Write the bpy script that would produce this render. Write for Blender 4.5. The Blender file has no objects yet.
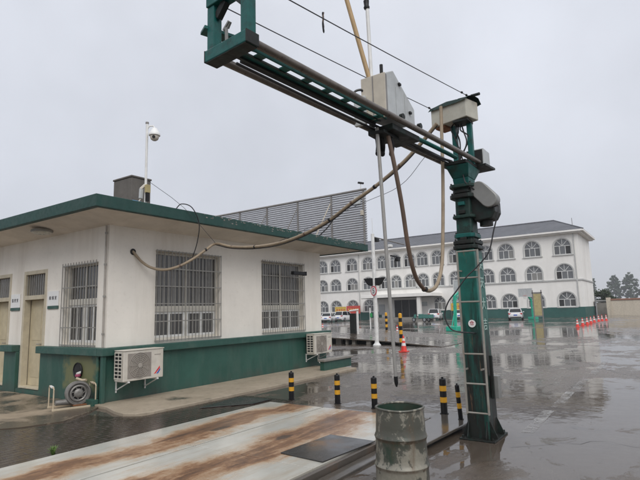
import bpy, bmesh, math, random
from mathutils import Vector, Matrix
random.seed(7)
R = math.radians
scene = bpy.context.scene
COL = scene.collection

# ------------------------------------------------------------------ camera
cam_d = bpy.data.cameras.new("camera")
cam = bpy.data.objects.new("camera", cam_d)
COL.objects.link(cam)
cam_d.sensor_width = 36.0
cam_d.lens = 36.0 * 500.0 / 640.0
cam_d.clip_start = 0.05
cam_d.clip_end = 3000
Rm = Matrix(((0.574, 0.102, 0.813), (-0.819, 0.103, 0.565), (-0.026, -0.989, 0.142)))
rx = Vector((Rm[0][0], Rm[1][0], Rm[2][0])).normalized()
fw = Vector((Rm[0][2], Rm[1][2], Rm[2][2])).normalized()
up = rx.cross(fw).normalized()
rx = fw.cross(up).normalized()
mw = Matrix((rx, up, -fw)).transposed().to_4x4()
mw.translation = Vector((0, 0, 1.7))
cam.matrix_world = mw
scene.camera = cam

# ------------------------------------------------------------------ sky, sun, exposure
SUN_EL, SUN_AZ = R(44), R(226)          # azimuth of the sun counted from +X towards +Y
world = bpy.data.worlds.new("World")
scene.world = world
world.use_nodes = True
nt = world.node_tree
nt.nodes.clear()
sky = nt.nodes.new("ShaderNodeTexSky")
sky.sky_type = 'NISHITA'
sky.sun_disc = False
sky.sun_elevation = SUN_EL
sky.sun_rotation = R(90) - SUN_AZ
tc = nt.nodes.new("ShaderNodeTexCoord")
sep = nt.nodes.new("ShaderNodeSeparateXYZ")
nt.links.new(tc.outputs['Generated'], sep.inputs[0])
ramp = nt.nodes.new("ShaderNodeValToRGB")    # overcast layer: a little brighter towards the zenith
ramp.color_ramp.elements[0].position = 0.0
ramp.color_ramp.elements[0].color = (5.15, 5.32, 5.78, 1)
ramp.color_ramp.elements[1].position = 1.0
ramp.color_ramp.elements[1].color = (9.5, 9.7, 10.2, 1)
e = ramp.color_ramp.elements.new(0.5)
e.color = (6.6, 6.85, 7.5, 1)
nt.links.new(sep.outputs['Z'], ramp.inputs[0])
nz = nt.nodes.new("ShaderNodeTexNoise")
nz.inputs['Scale'].default_value = 2.4
nz.inputs['Detail'].default_value = 4
nt.links.new(tc.outputs['Generated'], nz.inputs['Vector'])
mr = nt.nodes.new("ShaderNodeMapRange")
mr.inputs['From Min'].default_value = 0.3
mr.inputs['From Max'].default_value = 0.7
mr.inputs['To Min'].default_value = 0.88
mr.inputs['To Max'].default_value = 1.10
nt.links.new(nz.outputs['Fac'], mr.inputs['Value'])
vm = nt.nodes.new("ShaderNodeVectorMath"); vm.operation = 'SCALE'
nt.links.new(ramp.outputs['Color'], vm.inputs[0])
nt.links.new(mr.outputs['Result'], vm.inputs['Scale'])
mx = nt.nodes.new("ShaderNodeMix"); mx.data_type = 'RGBA'
mx.inputs[0].default_value = 0.94
nt.links.new(sky.outputs['Color'], mx.inputs[6])
nt.links.new(vm.outputs['Vector'], mx.inputs[7])
bg = nt.nodes.new("ShaderNodeBackground")
bg.inputs['Strength'].default_value = 0.1
nt.links.new(mx.outputs[2], bg.inputs['Color'])
wo = nt.nodes.new("ShaderNodeOutputWorld")
nt.links.new(bg.outputs[0], wo.inputs[0])

sd = bpy.data.lights.new("sun", 'SUN')
sd.energy = 1.5
sd.angle = R(40)
sd.color = (1.0, 0.97, 0.93)
sun = bpy.data.objects.new("sun", sd)
COL.objects.link(sun)
sv = Vector((math.cos(SUN_EL) * math.cos(SUN_AZ), math.cos(SUN_EL) * math.sin(SUN_AZ), math.sin(SUN_EL)))
sun.rotation_euler = (-sv).to_track_quat('-Z', 'Y').to_euler()
sun.location = (0, 0, 30)
vs = scene.view_settings
vs.view_transform = 'Standard'
vs.look = 'None'
vs.exposure = 0.24
vs.gamma = 1.0
vs.use_curve_mapping = False

# ------------------------------------------------------------------ materials
class N:
    """thin wrapper for building a node material"""
    def __init__(s, name):
        s.m = bpy.data.materials.new(name); s.m.use_nodes = True
        s.t = s.m.node_tree
        s.b = s.t.nodes['Principled BSDF']
        s.co = s.t.nodes.new("ShaderNodeTexCoord")
        s.obj = s.co.outputs['Object']
    def n(s, k): return s.t.nodes.new(k)
    def l(s, a, b): s.t.links.new(a, b)
    def map(s, scale=(1, 1, 1), loc=(0, 0, 0), src=None):
        m = s.n("ShaderNodeMapping"); m.inputs['Scale'].default_value = scale; m.inputs['Location'].default_value = loc
        s.l(src or s.obj, m.inputs[0]); return m.outputs[0]
    def noise(s, scale, detail=4, rough=.6, vec=None, dist=0):
        k = s.n("ShaderNodeTexNoise"); k.inputs['Scale'].default_value = scale
        k.inputs['Detail'].default_value = detail; k.inputs['Roughness'].default_value = rough
        k.inputs['Distortion'].default_value = dist
        s.l(vec or s.obj, k.inputs['Vector']); return k.outputs['Fac']
    def rng(s, v, a, b, c=0., d=1., smooth=False):
        k = s.n("ShaderNodeMapRange"); k.clamp = True
        if smooth: k.interpolation_type = 'SMOOTHSTEP'
        for i, x in zip(('From Min', 'From Max', 'To Min', 'To Max'), (a, b, c, d)): k.inputs[i].default_value = x
        s.l(v, k.inputs['Value']); return k.outputs['Result']
    def math(s, op, a, b=None, clamp=False):
        k = s.n("ShaderNodeMath"); k.operation = op; k.use_clamp = clamp
        for i, x in enumerate((a, b)):
            if x is None: continue
            if isinstance(x, (int, float)): k.inputs[i].default_value = x
            else: s.l(x, k.inputs[i])
        return k.outputs[0]
    def mix(s, f, a, b):
        k = s.n("ShaderNodeMix"); k.data_type = 'RGBA'
        for i, x in ((0, f), (6, a), (7, b)):
            if isinstance(x, (int, float)): k.inputs[i].default_value = x
            elif isinstance(x, tuple): k.inputs[i].default_value = x + (1,) if len(x) == 3 else x
            else: s.l(x, k.inputs[i])
        return k.outputs[2]
    def xyz(s, src=None):
        k = s.n("ShaderNodeSeparateXYZ"); s.l(src or s.obj, k.inputs[0]); return k.outputs
    def rand(s):
        return s.n("ShaderNodeObjectInfo").outputs['Random']
    def bump(s, h, strength=.3, dist=.01):
        k = s.n("ShaderNodeBump"); k.inputs['Strength'].default_value = strength; k.inputs['Distance'].default_value = dist
        s.l(h, k.inputs['Height']); s.l(k.outputs[0], s.b.inputs['Normal'])
    def set(s, col=None, rough=None, metal=None, spec=None):
        for nm, v in (('Base Color', col), ('Roughness', rough), ('Metallic', metal), ('Specular IOR Level', spec)):
            if v is None: continue
            if isinstance(v, tuple): s.b.inputs[nm].default_value = v + (1,)
            elif isinstance(v, (int, float)): s.b.inputs[nm].default_value = v
            else: s.l(v, s.b.inputs[nm])
        return s.m

def mat(name, col, rough=.5, metal=0., var=.12, scale=5., dirt=None, damt=.5, dscale=3., streak=False,
        bump=0., bscale=40., rvar=.1, objvar=0., spec=.5):
    k = N(name)
    c = k.mix(k.rng(k.noise(scale, 5), .3, .7), tuple(x * (1 - var) for x in col), tuple(min(1, x * (1 + var)) for x in col))
    if dirt:
        v = k.map((dscale, dscale, dscale * (.12 if streak else 1)))
        f = k.math('MULTIPLY', k.rng(k.noise(1., 6, .65, v), .5, .72), damt)
        f2 = k.math('MULTIPLY', k.rng(k.noise(dscale * 9, 4), .58, .75), damt * .6)
        c = k.mix(k.math('MAXIMUM', f, f2), c, dirt)
    if objvar:
        r = k.rng(k.rand(), 0, 1, 1 - objvar, 1 + objvar)
        h = k.n("ShaderNodeVectorMath"); h.operation = 'SCALE'
        k.l(c, h.inputs[0]); k.l(r, h.inputs['Scale']); c = h.outputs[0]
    rr = k.rng(k.noise(scale * 2.3, 4), .3, .7, max(.02, rough - rvar), min(1, rough + rvar))
    if bump: k.bump(k.noise(bscale, 5), bump)
    return k.set(c, rr, metal, spec)

M = {}
M['plaster'] = mat("white_plaster", (.80, .755, .68), .85, dirt=(.40, .33, .25), damt=.32, dscale=1.3, streak=True, bump=.25, bscale=60, scale=1.5, var=.05)
M['soffit'] = mat("soffit_paint", (.76, .69, .60), .9, dirt=(.40, .32, .24), damt=.35, dscale=.9, bump=.2, scale=1.2)
M['green_fascia'] = mat("green_fascia_paint", (.010, .052, .042), .6, dirt=(.06, .085, .075), damt=.35, dscale=2.5, streak=True, bump=.3, bscale=25)
M['green_trim'] = mat("green_trim_paint", (.024, .082, .064), .5, dirt=(.10, .14, .12), damt=.5, dscale=2.2, bump=.2, bscale=30)
M['cream'] = mat("cream_door_paint", (.52, .46, .34), .55, dirt=(.25, .2, .13), damt=.35, dscale=2.5, streak=True)
M['leaf'] = mat("cream_door_leaf", (.50, .43, .29), .5, dirt=(.3, .24, .15), damt=.25, dscale=2)
M['steel'] = mat("grey_grille_steel", (.29, .28, .255), .5, .25, dirt=(.13, .09, .06), damt=.4, dscale=8)
M['alu'] = mat("window_frame_paint", (.62, .59, .52), .45, dirt=(.35, .3, .22), damt=.3, dscale=5)
M['white_metal'] = mat("white_painted_metal", (.72, .72, .70), .4, dirt=(.4, .36, .3), damt=.35, dscale=4)
M['white'] = mat("plain_white", (.78, .78, .76), .45, var=.03)
M['ac_body'] = mat("yellowed_white_casing", (.58, .54, .47), .5, dirt=(.38, .33, .25), damt=.4, dscale=3, streak=True)
M['ac_guard'] = mat('dusty_wire_guard', (.33, .30, .26), .6)
M['ac_grille'] = mat("dusty_plastic_grille", (.27, .24, .21), .6)
M['pipe_grey'] = mat('aged_grey_pipe', (.36, .33, .29), .5, dirt=(.2, .15, .1), damt=.6, dscale=4)
M['dark'] = mat("painted_cavity_shade", (.012, .012, .012), .7)  # near-black colour stands for shade inside holes, gaps and openings
M['black'] = mat("black_rubber", (.010, .010, .011), .5, spec=.3)
M['cable'] = mat("black_cable", (.02, .02, .022), .45)
M['wire'] = mat("steel_wire", (.06, .06, .065), .5, .4)
M['concrete'] = mat("roof_block_concrete", (.125, .115, .103), .9, dirt=(.07, .065, .055), damt=.75, dscale=2.2, streak=True, bump=.4, bscale=30)
M['rubble'] = mat("kerb_concrete", (.24, .225, .20), .6, dirt=(.09, .08, .07), damt=.6, dscale=2.5, bump=.4, bscale=40)
M['galv'] = mat("galvanised_steel", (.235, .235, .225), .45, .3, dirt=(.25, .22, .19), damt=.35, dscale=4)
M['slat'] = mat("grey_sheet_slat", (.30, .30, .315), .5, .2, dirt=(.2, .19, .18), damt=.4, dscale=.8)
M['post_grey'] = mat("grey_post_steel", (.24, .23, .22), .55, .3, dirt=(.14, .09, .06), damt=.4)
M['rail'] = mat("worn_rail_steel", (.15, .13, .11), .33, .4, dirt=(.07, .05, .04), damt=.6, dscale=4, scale=12)
M['crane_green'] = mat("crane_green_paint", (.004, .095, .085), .45, dirt=(.012, .020, .018), damt=.92, dscale=6, spec=.35, bump=.25, bscale=30)
M['post_grime'] = mat('grimy_green_post', (.015, .034, .028), .5, .0, dirt=(.012, .095, .08), damt=.8, dscale=9, spec=.3, bump=.5, bscale=22)
M['crane_dark'] = mat("greasy_dark_metal", (.014, .015, .013), .5, .0, dirt=(.012, .045, .038), damt=.55, dscale=6, spec=.3, bump=.4, bscale=25)
M['box_beige'] = mat("beige_cabinet_paint", (.50, .45, .37), .5, dirt=(.3, .25, .18), damt=.4, dscale=3, streak=True)
M['box_grey'] = mat("pale_grey_cabinet_paint", (.46, .48, .48), .45, dirt=(.3, .3, .28), damt=.5, dscale=3, streak=True)
M['box_cream'] = mat("cream_cabinet_paint", (.47, .455, .385), .5, dirt=(.35, .17, .07), damt=.5, dscale=3)
M['tarp'] = mat("green_tarp", (.007, .022, .018), .75, spec=.2, bump=.6, bscale=20)
M['rust'] = mat("rusty_steel", (.22, .09, .035), .8)
M['hose'] = mat("tan_ribbed_hose", (.30, .235, .16), .6, dirt=(.12, .08, .05), damt=.5, dscale=4)
M['hose_mid'] = mat('dull_brown_hose', (.20, .15, .105), .55, dirt=(.07, .05, .04), damt=.5, dscale=4)
M['hose_dark'] = mat("brown_rubber_hose", (.13, .085, .06), .55, dirt=(.05, .04, .03), damt=.5, dscale=4)
M['tan_pole'] = mat("tan_plastic_pole", (.40, .27, .13), .55)
M['rod'] = mat("sampling_rod_steel", (.33, .32, .30), .4, .4, dirt=(.16, .13, .10), damt=.5, dscale=5)
M['ladder'] = mat("ladder_steel", (.30, .285, .25), .5, .3, dirt=(.18, .12, .08), damt=.5, dscale=6)
M['yellow'] = mat("yellow_band_paint", (.72, .36, .02), .5, dirt=(.25, .14, .03), damt=.35, dscale=8)
M['blackpaint'] = mat("black_post_paint", (.009, .009, .010), .38, spec=.35)
M['cone_red'] = mat("red_cone_plastic", (.72, .05, .035), .45)
M['cone_white'] = mat("white_cone_band", (.75, .72, .70), .4)
M['mint'] = mat("mint_green_paint", (.01, .38, .25), .4, dirt=(.05, .2, .14), damt=.4)
M['teal'] = mat("teal_cart_paint", (.05, .20, .17), .5, dirt=(.1, .08, .05), damt=.4)
M['signred'] = mat("sign_red", (.62, .02, .05), .4)
M['ink'] = mat("printed_black", (.03, .03, .035), .5)
M['ink_red'] = mat("printed_red", (.45, .03, .06), .5)
M['logo_red'] = mat("logo_red", (.6, .03, .04), .4)
M['logo_blue'] = mat("logo_blue", (.03, .09, .42), .4)
M['letter'] = mat("faded_white_lettering", (.40, .55, .50), .6)
M['banner_yellow'] = mat("yellow_banner", (.62, .42, .07), .6, var=.25, scale=6)
M['banner_red'] = mat("red_banner", (.55, .07, .05), .6, var=.25, scale=6)
M['panel_yellow'] = mat("faded_yellow_panel", (.42, .35, .17), .6, var=.2, scale=3)
M['car_white'] = mat("white_car_paint", (.78, .78, .78), .18, var=.02, rvar=.03)
M['car_dark'] = mat("dark_car_paint", (.03, .032, .036), .18, var=.02, rvar=.03)
M['carglass'] = mat("tinted_car_glass", (.012, .014, .016), .08, var=.02, rvar=.02)
M['tail'] = mat("red_tail_lamp", (.5, .015, .02), .25)
M['lamp_clear'] = mat("clear_lamp_cover", (.6, .6, .58), .2)
M['plate'] = mat("blue_number_plate", (.03, .10, .45), .4)
M['tyre'] = mat("tyre_rubber", (.02, .02, .02), .75)
M['rim'] = mat("alloy_rim", (.4, .4, .41), .35, .6)
M['far_white'] = mat("far_building_render", (.83, .81, .77), .85, dirt=(.52, .49, .44), damt=.35, dscale=.35, streak=True, scale=.6, var=.04)
M['far_green'] = mat("far_green_plinth", (.022, .10, .085), .6, dirt=(.02, .05, .04), damt=.5, dscale=.6, scale=.8)
M['far_trim'] = mat("grey_window_surround", (.50, .50, .48), .7)
M['far_frame'] = mat("white_window_bar", (.68, .68, .66), .5)
M['tile'] = None
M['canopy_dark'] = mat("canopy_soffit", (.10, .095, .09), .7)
M['wall_cream'] = mat("cream_boundary_render", (.55, .49, .40), .85, dirt=(.3, .25, .19), damt=.5, dscale=.5, streak=True)
M['brickred'] = mat("boundary_coping", (.26, .13, .09), .85)
M['bark'] = mat("tree_bark", (.07, .055, .04), .9)
M['blue_plastic'] = mat("blue_plastic", (.03, .22, .42), .5)
M['pink_plastic'] = mat("magenta_plastic", (.33, .06, .12), .5)
M['blower_grey'] = mat("blower_cast_metal", (.23, .22, .205), .45, .4, dirt=(.08, .065, .05), damt=.55, dscale=9)
M['tube_cream'] = mat("cream_tube_frame", (.50, .42, .30), .5, dirt=(.25, .12, .05), damt=.5, dscale=9)
M['lamp_glass'] = mat("frosted_lamp_glass", (.52, .50, .42), .3)
M['green_light'] = mat("green_plastic", (.02, .3, .08), .4)

def m_glass(name, base, curtain=None):
    k = N(name)
    c = base
    if curtain:
        w = k.n("ShaderNodeTexWave"); w.wave_type = 'BANDS'; w.bands_direction = 'X'
        w.inputs['Scale'].default_value = 2.2; w.inputs['Distortion'].default_value = 2.5; w.inputs['Detail'].default_value = 3
        k.l(k.map((1, 1, .15)), w.inputs['Vector'])
        c = k.mix(w.outputs['Fac'], base, curtain)
    k.set(c, .07, 0., .6)
    return k.m
M['pane'] = m_glass("window_glass_over_curtain", (.055, .053, .050), (.19, .182, .17))
M['pane_dark'] = m_glass("window_glass_dark", (.05, .048, .045), (.11, .105, .098))
M['pane_far'] = m_glass("far_window_glass", (.13, .135, .14))

M['pane_far2'] = m_glass('far_window_glass_dull', (.09, .093, .096))
M['pane_cur'] = m_glass('far_window_curtain', (.22, .215, .20))
M['pane_open'] = mat('open_sash_shade', (.02, .02, .02), .7)  # near-black pane stands for the dark room behind an open sash
def m_tile():
    k = N("slate_roof_tiles")
    w = k.n("ShaderNodeTexBrick"); w.inputs['Scale'].default_value = 1.
    w.inputs['Brick Width'].default_value = .5; w.inputs['Row Height'].default_value = .35
    w.inputs['Mortar Size'].default_value = .03
    w.inputs['Color1'].default_value = (.095, .10, .115, 1); w.inputs['Color2'].default_value = (.13, .135, .15, 1)
    w.inputs['Mortar'].default_value = (.05, .052, .06, 1)
    v = k.n("ShaderNodeVectorRotate"); v.rotation_type = 'Z_AXIS'; v.inputs['Angle'].default_value = R(90)
    k.l(k.obj, v.inputs['Vector']); k.l(v.outputs[0], w.inputs['Vector'])
    c = k.mix(k.rng(k.noise(.5, 5), .3, .7), (.5, .5, .5), (1, 1, 1))
    q = k.n("ShaderNodeMix"); q.data_type = 'RGBA'; q.blend_type = 'MULTIPLY'; q.inputs[0].default_value = .6
    k.l(w.outputs['Color'], q.inputs[6]); k.l(c, q.inputs[7])
    return k.set(q.outputs[2], .6)
M['tile'] = m_tile()

def m_yard():
    """wet asphalt and concrete: damp gritty grain, pools of standing water with a rippled mirror surface"""
    k = N("wet_yard_asphalt")
    big = k.noise(.17, 6, .6, k.map((1, 1, 1), (3, 8, 0)), .5)
    mid = k.noise(.95, 9, .74, k.map((1, 1.25, 1)), .5)
    fine = k.noise(46, 6, .75)
    grit = k.noise(150, 3, .6)
    c = k.mix(k.rng(mid, .3, .7), (.082, .062, .046), (.170, .140, .110))
    c = k.mix(k.rng(fine, .40, .62, 0, .65), c, (.066, .053, .043))
    c = k.mix(k.rng(grit, .60, .72, 0, .5), c, (.33, .30, .26))
    mud = k.rng(k.noise(.4, 8, .74, k.map((1, 1.8, 1), (11, 2, 0)), .4), .50, .62)
    c = k.mix(k.math('MULTIPLY', mud, .8), c, (.070, .051, .036))
    oil = k.rng(k.noise(.55, 7, .7, k.map((1, 1, 1), (31, 12, 0)), .6), .60, .66)
    c = k.mix(k.math('MULTIPLY', oil, .6), c, (.035, .031, .028))
    s_ = k.math('ADD', k.math('MULTIPLY', big, .55), k.math('MULTIPLY', mid, .45))
    pud = k.rng(s_, .445, .49, 0, 1, True)
    c = k.mix(k.math('MULTIPLY', pud, .45), c, (.050, .042, .035))
    r = k.math('ADD', k.rng(pud, 0, 1, .27, .035), k.rng(k.noise(3.5, 5), .35, .7, -.05, .08))
    k.l(k.math('MAXIMUM', r, .03), k.b.inputs['Roughness'])
    k.l(c, k.b.inputs['Base Color'])
    k.b.inputs['IOR'].default_value = 1.38
    h = k.math('ADD', k.math('MULTIPLY', k.math('ADD', fine, k.math('MULTIPLY', grit, .4)), k.rng(pud, 0, 1, .9, .0)),
               k.math('ADD', k.math('MULTIPLY', k.noise(2.4, 3, .5), .8), k.math('MULTIPLY', k.noise(7.5, 2, .5), .16)))
    k.bump(h, .22, .02)
    return k.m
M['yard'] = m_yard()

def m_apron(name, c0, c1, wet, thr):
    k = N(name)
    n1 = k.noise(1.3, 6, .65); n2 = k.noise(9, 5)
    c = k.mix(k.rng(n1, .3, .7), c0, c1)
    c = k.mix(k.rng(n2, .5, .75, 0, .5), c, tuple(x * .6 for x in c0))
    w = k.rng(k.noise(.8, 6, .6, k.map((1, 1, 1), (5, 1, 0)), .3), thr, thr + .1)
    c = k.mix(k.math('MULTIPLY', w, .85), c, wet)
    k.l(k.rng(w, 0, 1, .6, .22), k.b.inputs['Roughness'])
    k.l(c, k.b.inputs['Base Color'])
    k.bump(k.noise(45, 5), .35, .01)
    return k.m
M['apron'] = m_apron("damp_concrete_apron", (.29, .24, .175), (.39, .325, .245), (.09, .075, .058), .60)
M['path'] = m_apron("stained_concrete_path", (.25, .195, .135), (.37, .295, .21), (.045, .034, .025), .44)
M['paver'] = mat("wet_dark_paver", (.042, .030, .022), .17, spec=.32, dirt=(.085, .066, .046), damt=.6, dscale=1.2, bump=.12, bscale=50, objvar=.14, rvar=.08)
M['dark_wet'] = mat('wet_crack_fill', (.022, .018, .015), .2)
M['wet_conc'] = mat('wet_dark_concrete', (.085, .074, .062), .10, dirt=(.05, .043, .036), damt=.7, dscale=1.5, bump=.08, bscale=40, rvar=.06)
M['bed'] = mat("wet_sand_joint", (.034, .025, .018), .25, spec=.32)

def m_deck():
    k = N("rust_streaked_deck_steel")
    o = k.xyz()
    base = k.mix(k.rng(k.noise(1.2, 5), .3, .7), (.40, .395, .355), (.53, .52, .47))
    base = k.mix(k.rng(k.noise(1., 6, .7, k.map((.7, 6, 1))), .46, .72, 0, .6), base, (.34, .28, .20))
    st = k.noise(1., 8, .74, k.map((.55, 4.2, 1), (2, 0, 0)), .7)
    blot = k.noise(1.1, 5, .6, k.map((.8, 1.2, 1), (5, 3, 0)))
    gr = k.noise(22, 6, .75)
    def band(y0, wd):
        d = k.math('ABSOLUTE', k.math('SUBTRACT', k.math('ADD', o[1], k.rng(k.noise(.8, 5, .6), .3, .7, -.26, .26)), y0))
        return k.rng(d, .05, wd, 1, 0, True)
    b = k.math('MAXIMUM', band(5.58, .58), band(4.15, .74))
    s = k.math('ADD', k.math('MULTIPLY', b, .33), k.math('ADD', k.math('MULTIPLY', st, .52), k.math('ADD', k.math('MULTIPLY', blot, .38), k.math('MULTIPLY', k.math('ADD', k.math('MULTIPLY', gr, .5), k.math('MULTIPLY', k.noise(1., 5, .7, k.map((9, 70, 1))), .5)), .36))))
    f1 = k.rng(s, .69, .90)
    f2 = k.rng(s, .81, .95)
    f3 = k.rng(s, .91, 1.04)
    c = k.mix(k.math('MULTIPLY', f1, .85), base, (.42, .27, .145))
    c = k.mix(k.math('MULTIPLY', f2, .85), c, (.22, .10, .042))
    c = k.mix(k.math('MULTIPLY', f3, .85), c, (.055, .032, .022))
    for (x, y, rx2, ry2) in ((5.22, 5.44, .20, .075), (5.26, 4.32, .16, .07)):
        dx = k.math('MULTIPLY', k.math('SUBTRACT', o[0], x), 1 / rx2); dy = k.math('MULTIPLY', k.math('SUBTRACT', o[1], y), 1 / ry2)
        d = k.math('ADD', k.math('ADD', k.math('MULTIPLY', dx, dx), k.math('MULTIPLY', dy, dy)), k.rng(k.noise(9, 5), .3, .7, -.4, .4))
        c = k.mix(k.rng(d, .6, 1.3, .85, 0), c, (.045, .032, .024))
    k.l(c, k.b.inputs['Base Color'])
    k.l(k.math('ADD', k.rng(f1, 0, 1, .10, .34), k.rng(k.noise(2.2, 5), .35, .7, -.05, .14)), k.b.inputs['Roughness'])
    k.bump(k.math('ADD', k.math('MULTIPLY', gr, .5), k.noise(1.8, 3)), .16, .01)
    return k.m
M['deck'] = m_deck()
M['deck_edge'] = mat("deck_edge_steel", (.11, .095, .08), .45, .2, dirt=(.16, .08, .04), damt=.6, dscale=5)
def m_mat():
    k = N("wet_black_plate")
    o = k.xyz()
    n = k.noise(2.5, 6, .65)
    d = k.math('ADD', k.math('ABSOLUTE', k.math('SUBTRACT', o[0], 5.2)), k.math('ABSOLUTE', k.math('SUBTRACT', o[1], 3.6)))
    f = k.math('MULTIPLY', k.rng(d, .1, .42, 1, 0, True), k.rng(n, .38, .6))
    c = k.mix(k.math('MULTIPLY', f, .8), (.035, .033, .031), (.20, .10, .035))
    return k.set(c, k.rng(n, .3, .7, .12, .34))
M['mat_plate'] = m_mat()
def m_line():
    k = N("worn_road_paint")
    f = k.math('MULTIPLY', k.rng(k.math('ADD', k.math('MULTIPLY', k.noise(1.6, 7, .75), .7), k.math('MULTIPLY', k.noise(22, 4), .3)), .44, .62), .85)
    tr = k.n("ShaderNodeBsdfTransparent"); ms = k.n("ShaderNodeMixShader")
    k.set((.36, .35, .335), .3)
    out = k.t.nodes['Material Output']
    k.l(f, ms.inputs[0]); k.l(tr.outputs[0], ms.inputs[1]); k.l(k.b.outputs[0], ms.inputs[2]); k.l(ms.outputs[0], out.inputs[0])
    return k.m
M['line'] = m_line()
def m_drum():
    k = N("flaking_drum_paint")
    o = k.xyz()
    n = k.noise(4.6, 8, .68, k.map((1, 1, .7)), .8)
    n2 = k.noise(21, 6, .7)
    g_ = k.noise(2.6, 6, .65, k.map((1, 1, .8), (4, 2, 1)), .4)
    top = k.rng(o[2], .20, .72, .05, .115)
    s = k.math('ADD', k.math('ADD', k.math('MULTIPLY', n, .72), k.math('MULTIPLY', n2, .28)), top)
    c = k.mix(k.rng(n2, .3, .7), (.21, .195, .155), (.33, .31, .25))
    c = k.mix(k.rng(g_, .4, .7, 0, .6), c, (.17, .165, .14))
    c = k.mix(k.math('MULTIPLY', k.rng(s, .555, .59), .9), c, (.060, .062, .050))
    gm = k.math('MULTIPLY', k.rng(g_, .54, .66), k.rng(s, .54, .62))
    c = k.mix(k.math('MULTIPLY', gm, .75), c, (.018, .042, .026))
    rib = k.math('MINIMUM', k.math('ABSOLUTE', k.math('SUBTRACT', o[2], .27)), k.math('ABSOLUTE', k.math('SUBTRACT', o[2], .52)))
    c = k.mix(k.math('MULTIPLY', k.rng(rib, .004, .022, .75, 0), k.rng(n2, .35, .6)), c, (.085, .05, .03))
    c = k.mix(k.rng(k.noise(9, 6, .7, k.map((1, 1, .25))), .56, .74, 0, .7), c, (.12, .075, .04))
    k.bump(s, .3, .008)
    return k.set(c, k.rng(n2, .3, .7, .28, .5), .15)
M['drum'] = m_drum()
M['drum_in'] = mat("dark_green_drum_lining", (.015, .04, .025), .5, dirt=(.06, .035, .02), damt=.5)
def m_column():
    k = N("weathered_crane_column_paint")
    o = k.xyz()
    c = k.mix(k.rng(k.noise(3, 5), .3, .7), (.010, .075, .058), (.014, .15, .122))
    st = k.noise(1., 8, .72, k.map((8, 8, .8)), .4)
    low = k.math('ADD', k.rng(o[2], .1, 1.9, .27, 0.), k.rng(k.noise(2.2, 4, .5, k.map((1, 1, .5), (6, 1, 2))), .35, .7, -.06, .10))
    s = k.math('ADD', st, low)
    c = k.mix(k.rng(s, .52, .60, 0, .75), c, (.010, .030, .024))
    c = k.mix(k.rng(s, .63, .71, 0, .92), c, (.014, .013, .011))
    ch = k.noise(1., 8, .75, k.map((18, 18, 2.2), (3, 3, 3)), .3)
    c = k.mix(k.rng(ch, .60, .66, 0, .8), c, (.15, .085, .05))
    c = k.mix(k.rng(ch, .30, .36, .7, 0), c, (.05, .20, .17))
    k.bump(k.math('ADD', st, ch), .3, .006)
    return k.set(c, k.rng(st, .3, .7, .32, .52), None, .35)
M['column'] = m_column()
def m_dado():
    k = N("green_dado_paint")
    o = k.xyz()
    c = k.mix(k.rng(k.noise(1.5, 5), .3, .7), (.017, .070, .052), (.028, .098, .074))
    c = k.mix(k.rng(k.noise(1., 7, .7, k.map((2.5, 2.5, .45))), .46, .68, 0, .6), c, (.065, .115, .092))
    c = k.mix(k.rng(k.noise(1., 7, .7, k.map((6, 6, 1.2), (7, 3, 1))), .56, .70, 0, .55), c, (.012, .045, .034))
    c = k.mix(k.rng(k.noise(17, 5, .7), .66, .72, 0, .7), c, (.12, .14, .11))
    low = k.math('MULTIPLY', k.rng(o[2], 0, .35, 1, 0, True), k.rng(k.noise(3, 5), .4, .65))
    c = k.mix(k.math('MULTIPLY', low, .7), c, (.05, .05, .04))
    # an old olive paint patch round the fan outlet on the short wall
    dy = k.math('ABSOLUTE', k.math('SUBTRACT', o[1], .72)); dz = k.math('ABSOLUTE', k.math('SUBTRACT', o[2], .62))
    m = k.math('MAXIMUM', k.math('MULTIPLY', dy, 1.45), k.math('MULTIPLY', dz, 2.6))
    m = k.math('ADD', m, k.rng(k.noise(4, 5), .3, .7, -.25, .25))
    face = k.math('LESS_THAN', o[0], -.02)
    c = k.mix(k.math('MULTIPLY', k.rng(m, .65, 1.05, 1, 0, True), k.math('MULTIPLY', face, .8)), c, (.17, .165, .07))
    k.bump(k.noise(25, 5), .25, .008)
    return k.set(c, .55)
M['dado'] = m_dado()
M['dado2'] = mat('low_wall_green_paint', (.02, .075, .055), .5, dirt=(.05, .06, .045), damt=.5, dscale=3)
def m_leaf(name, a, b):
    k = N(name)
    c = k.mix(k.rng(k.noise(.8, 3), .35, .65), a, b)
    k.set(c, .6, 0, .3)
    return k.m
M['leaves'] = m_leaf("tree_leaves", (.035, .060, .030), (.065, .10, .05))
M['bushleaf'] = m_leaf("bush_leaves", (.022, .04, .018), (.05, .075, .03))
M['weed'] = m_leaf("weed_leaves", (.07, .13, .03), (.12, .19, .05))

# ------------------------------------------------------------------ mesh builder
def worldpos(o):
    p = Vector((0, 0, 0))
    while o: p += o.location; o = o.parent
    return p

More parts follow.
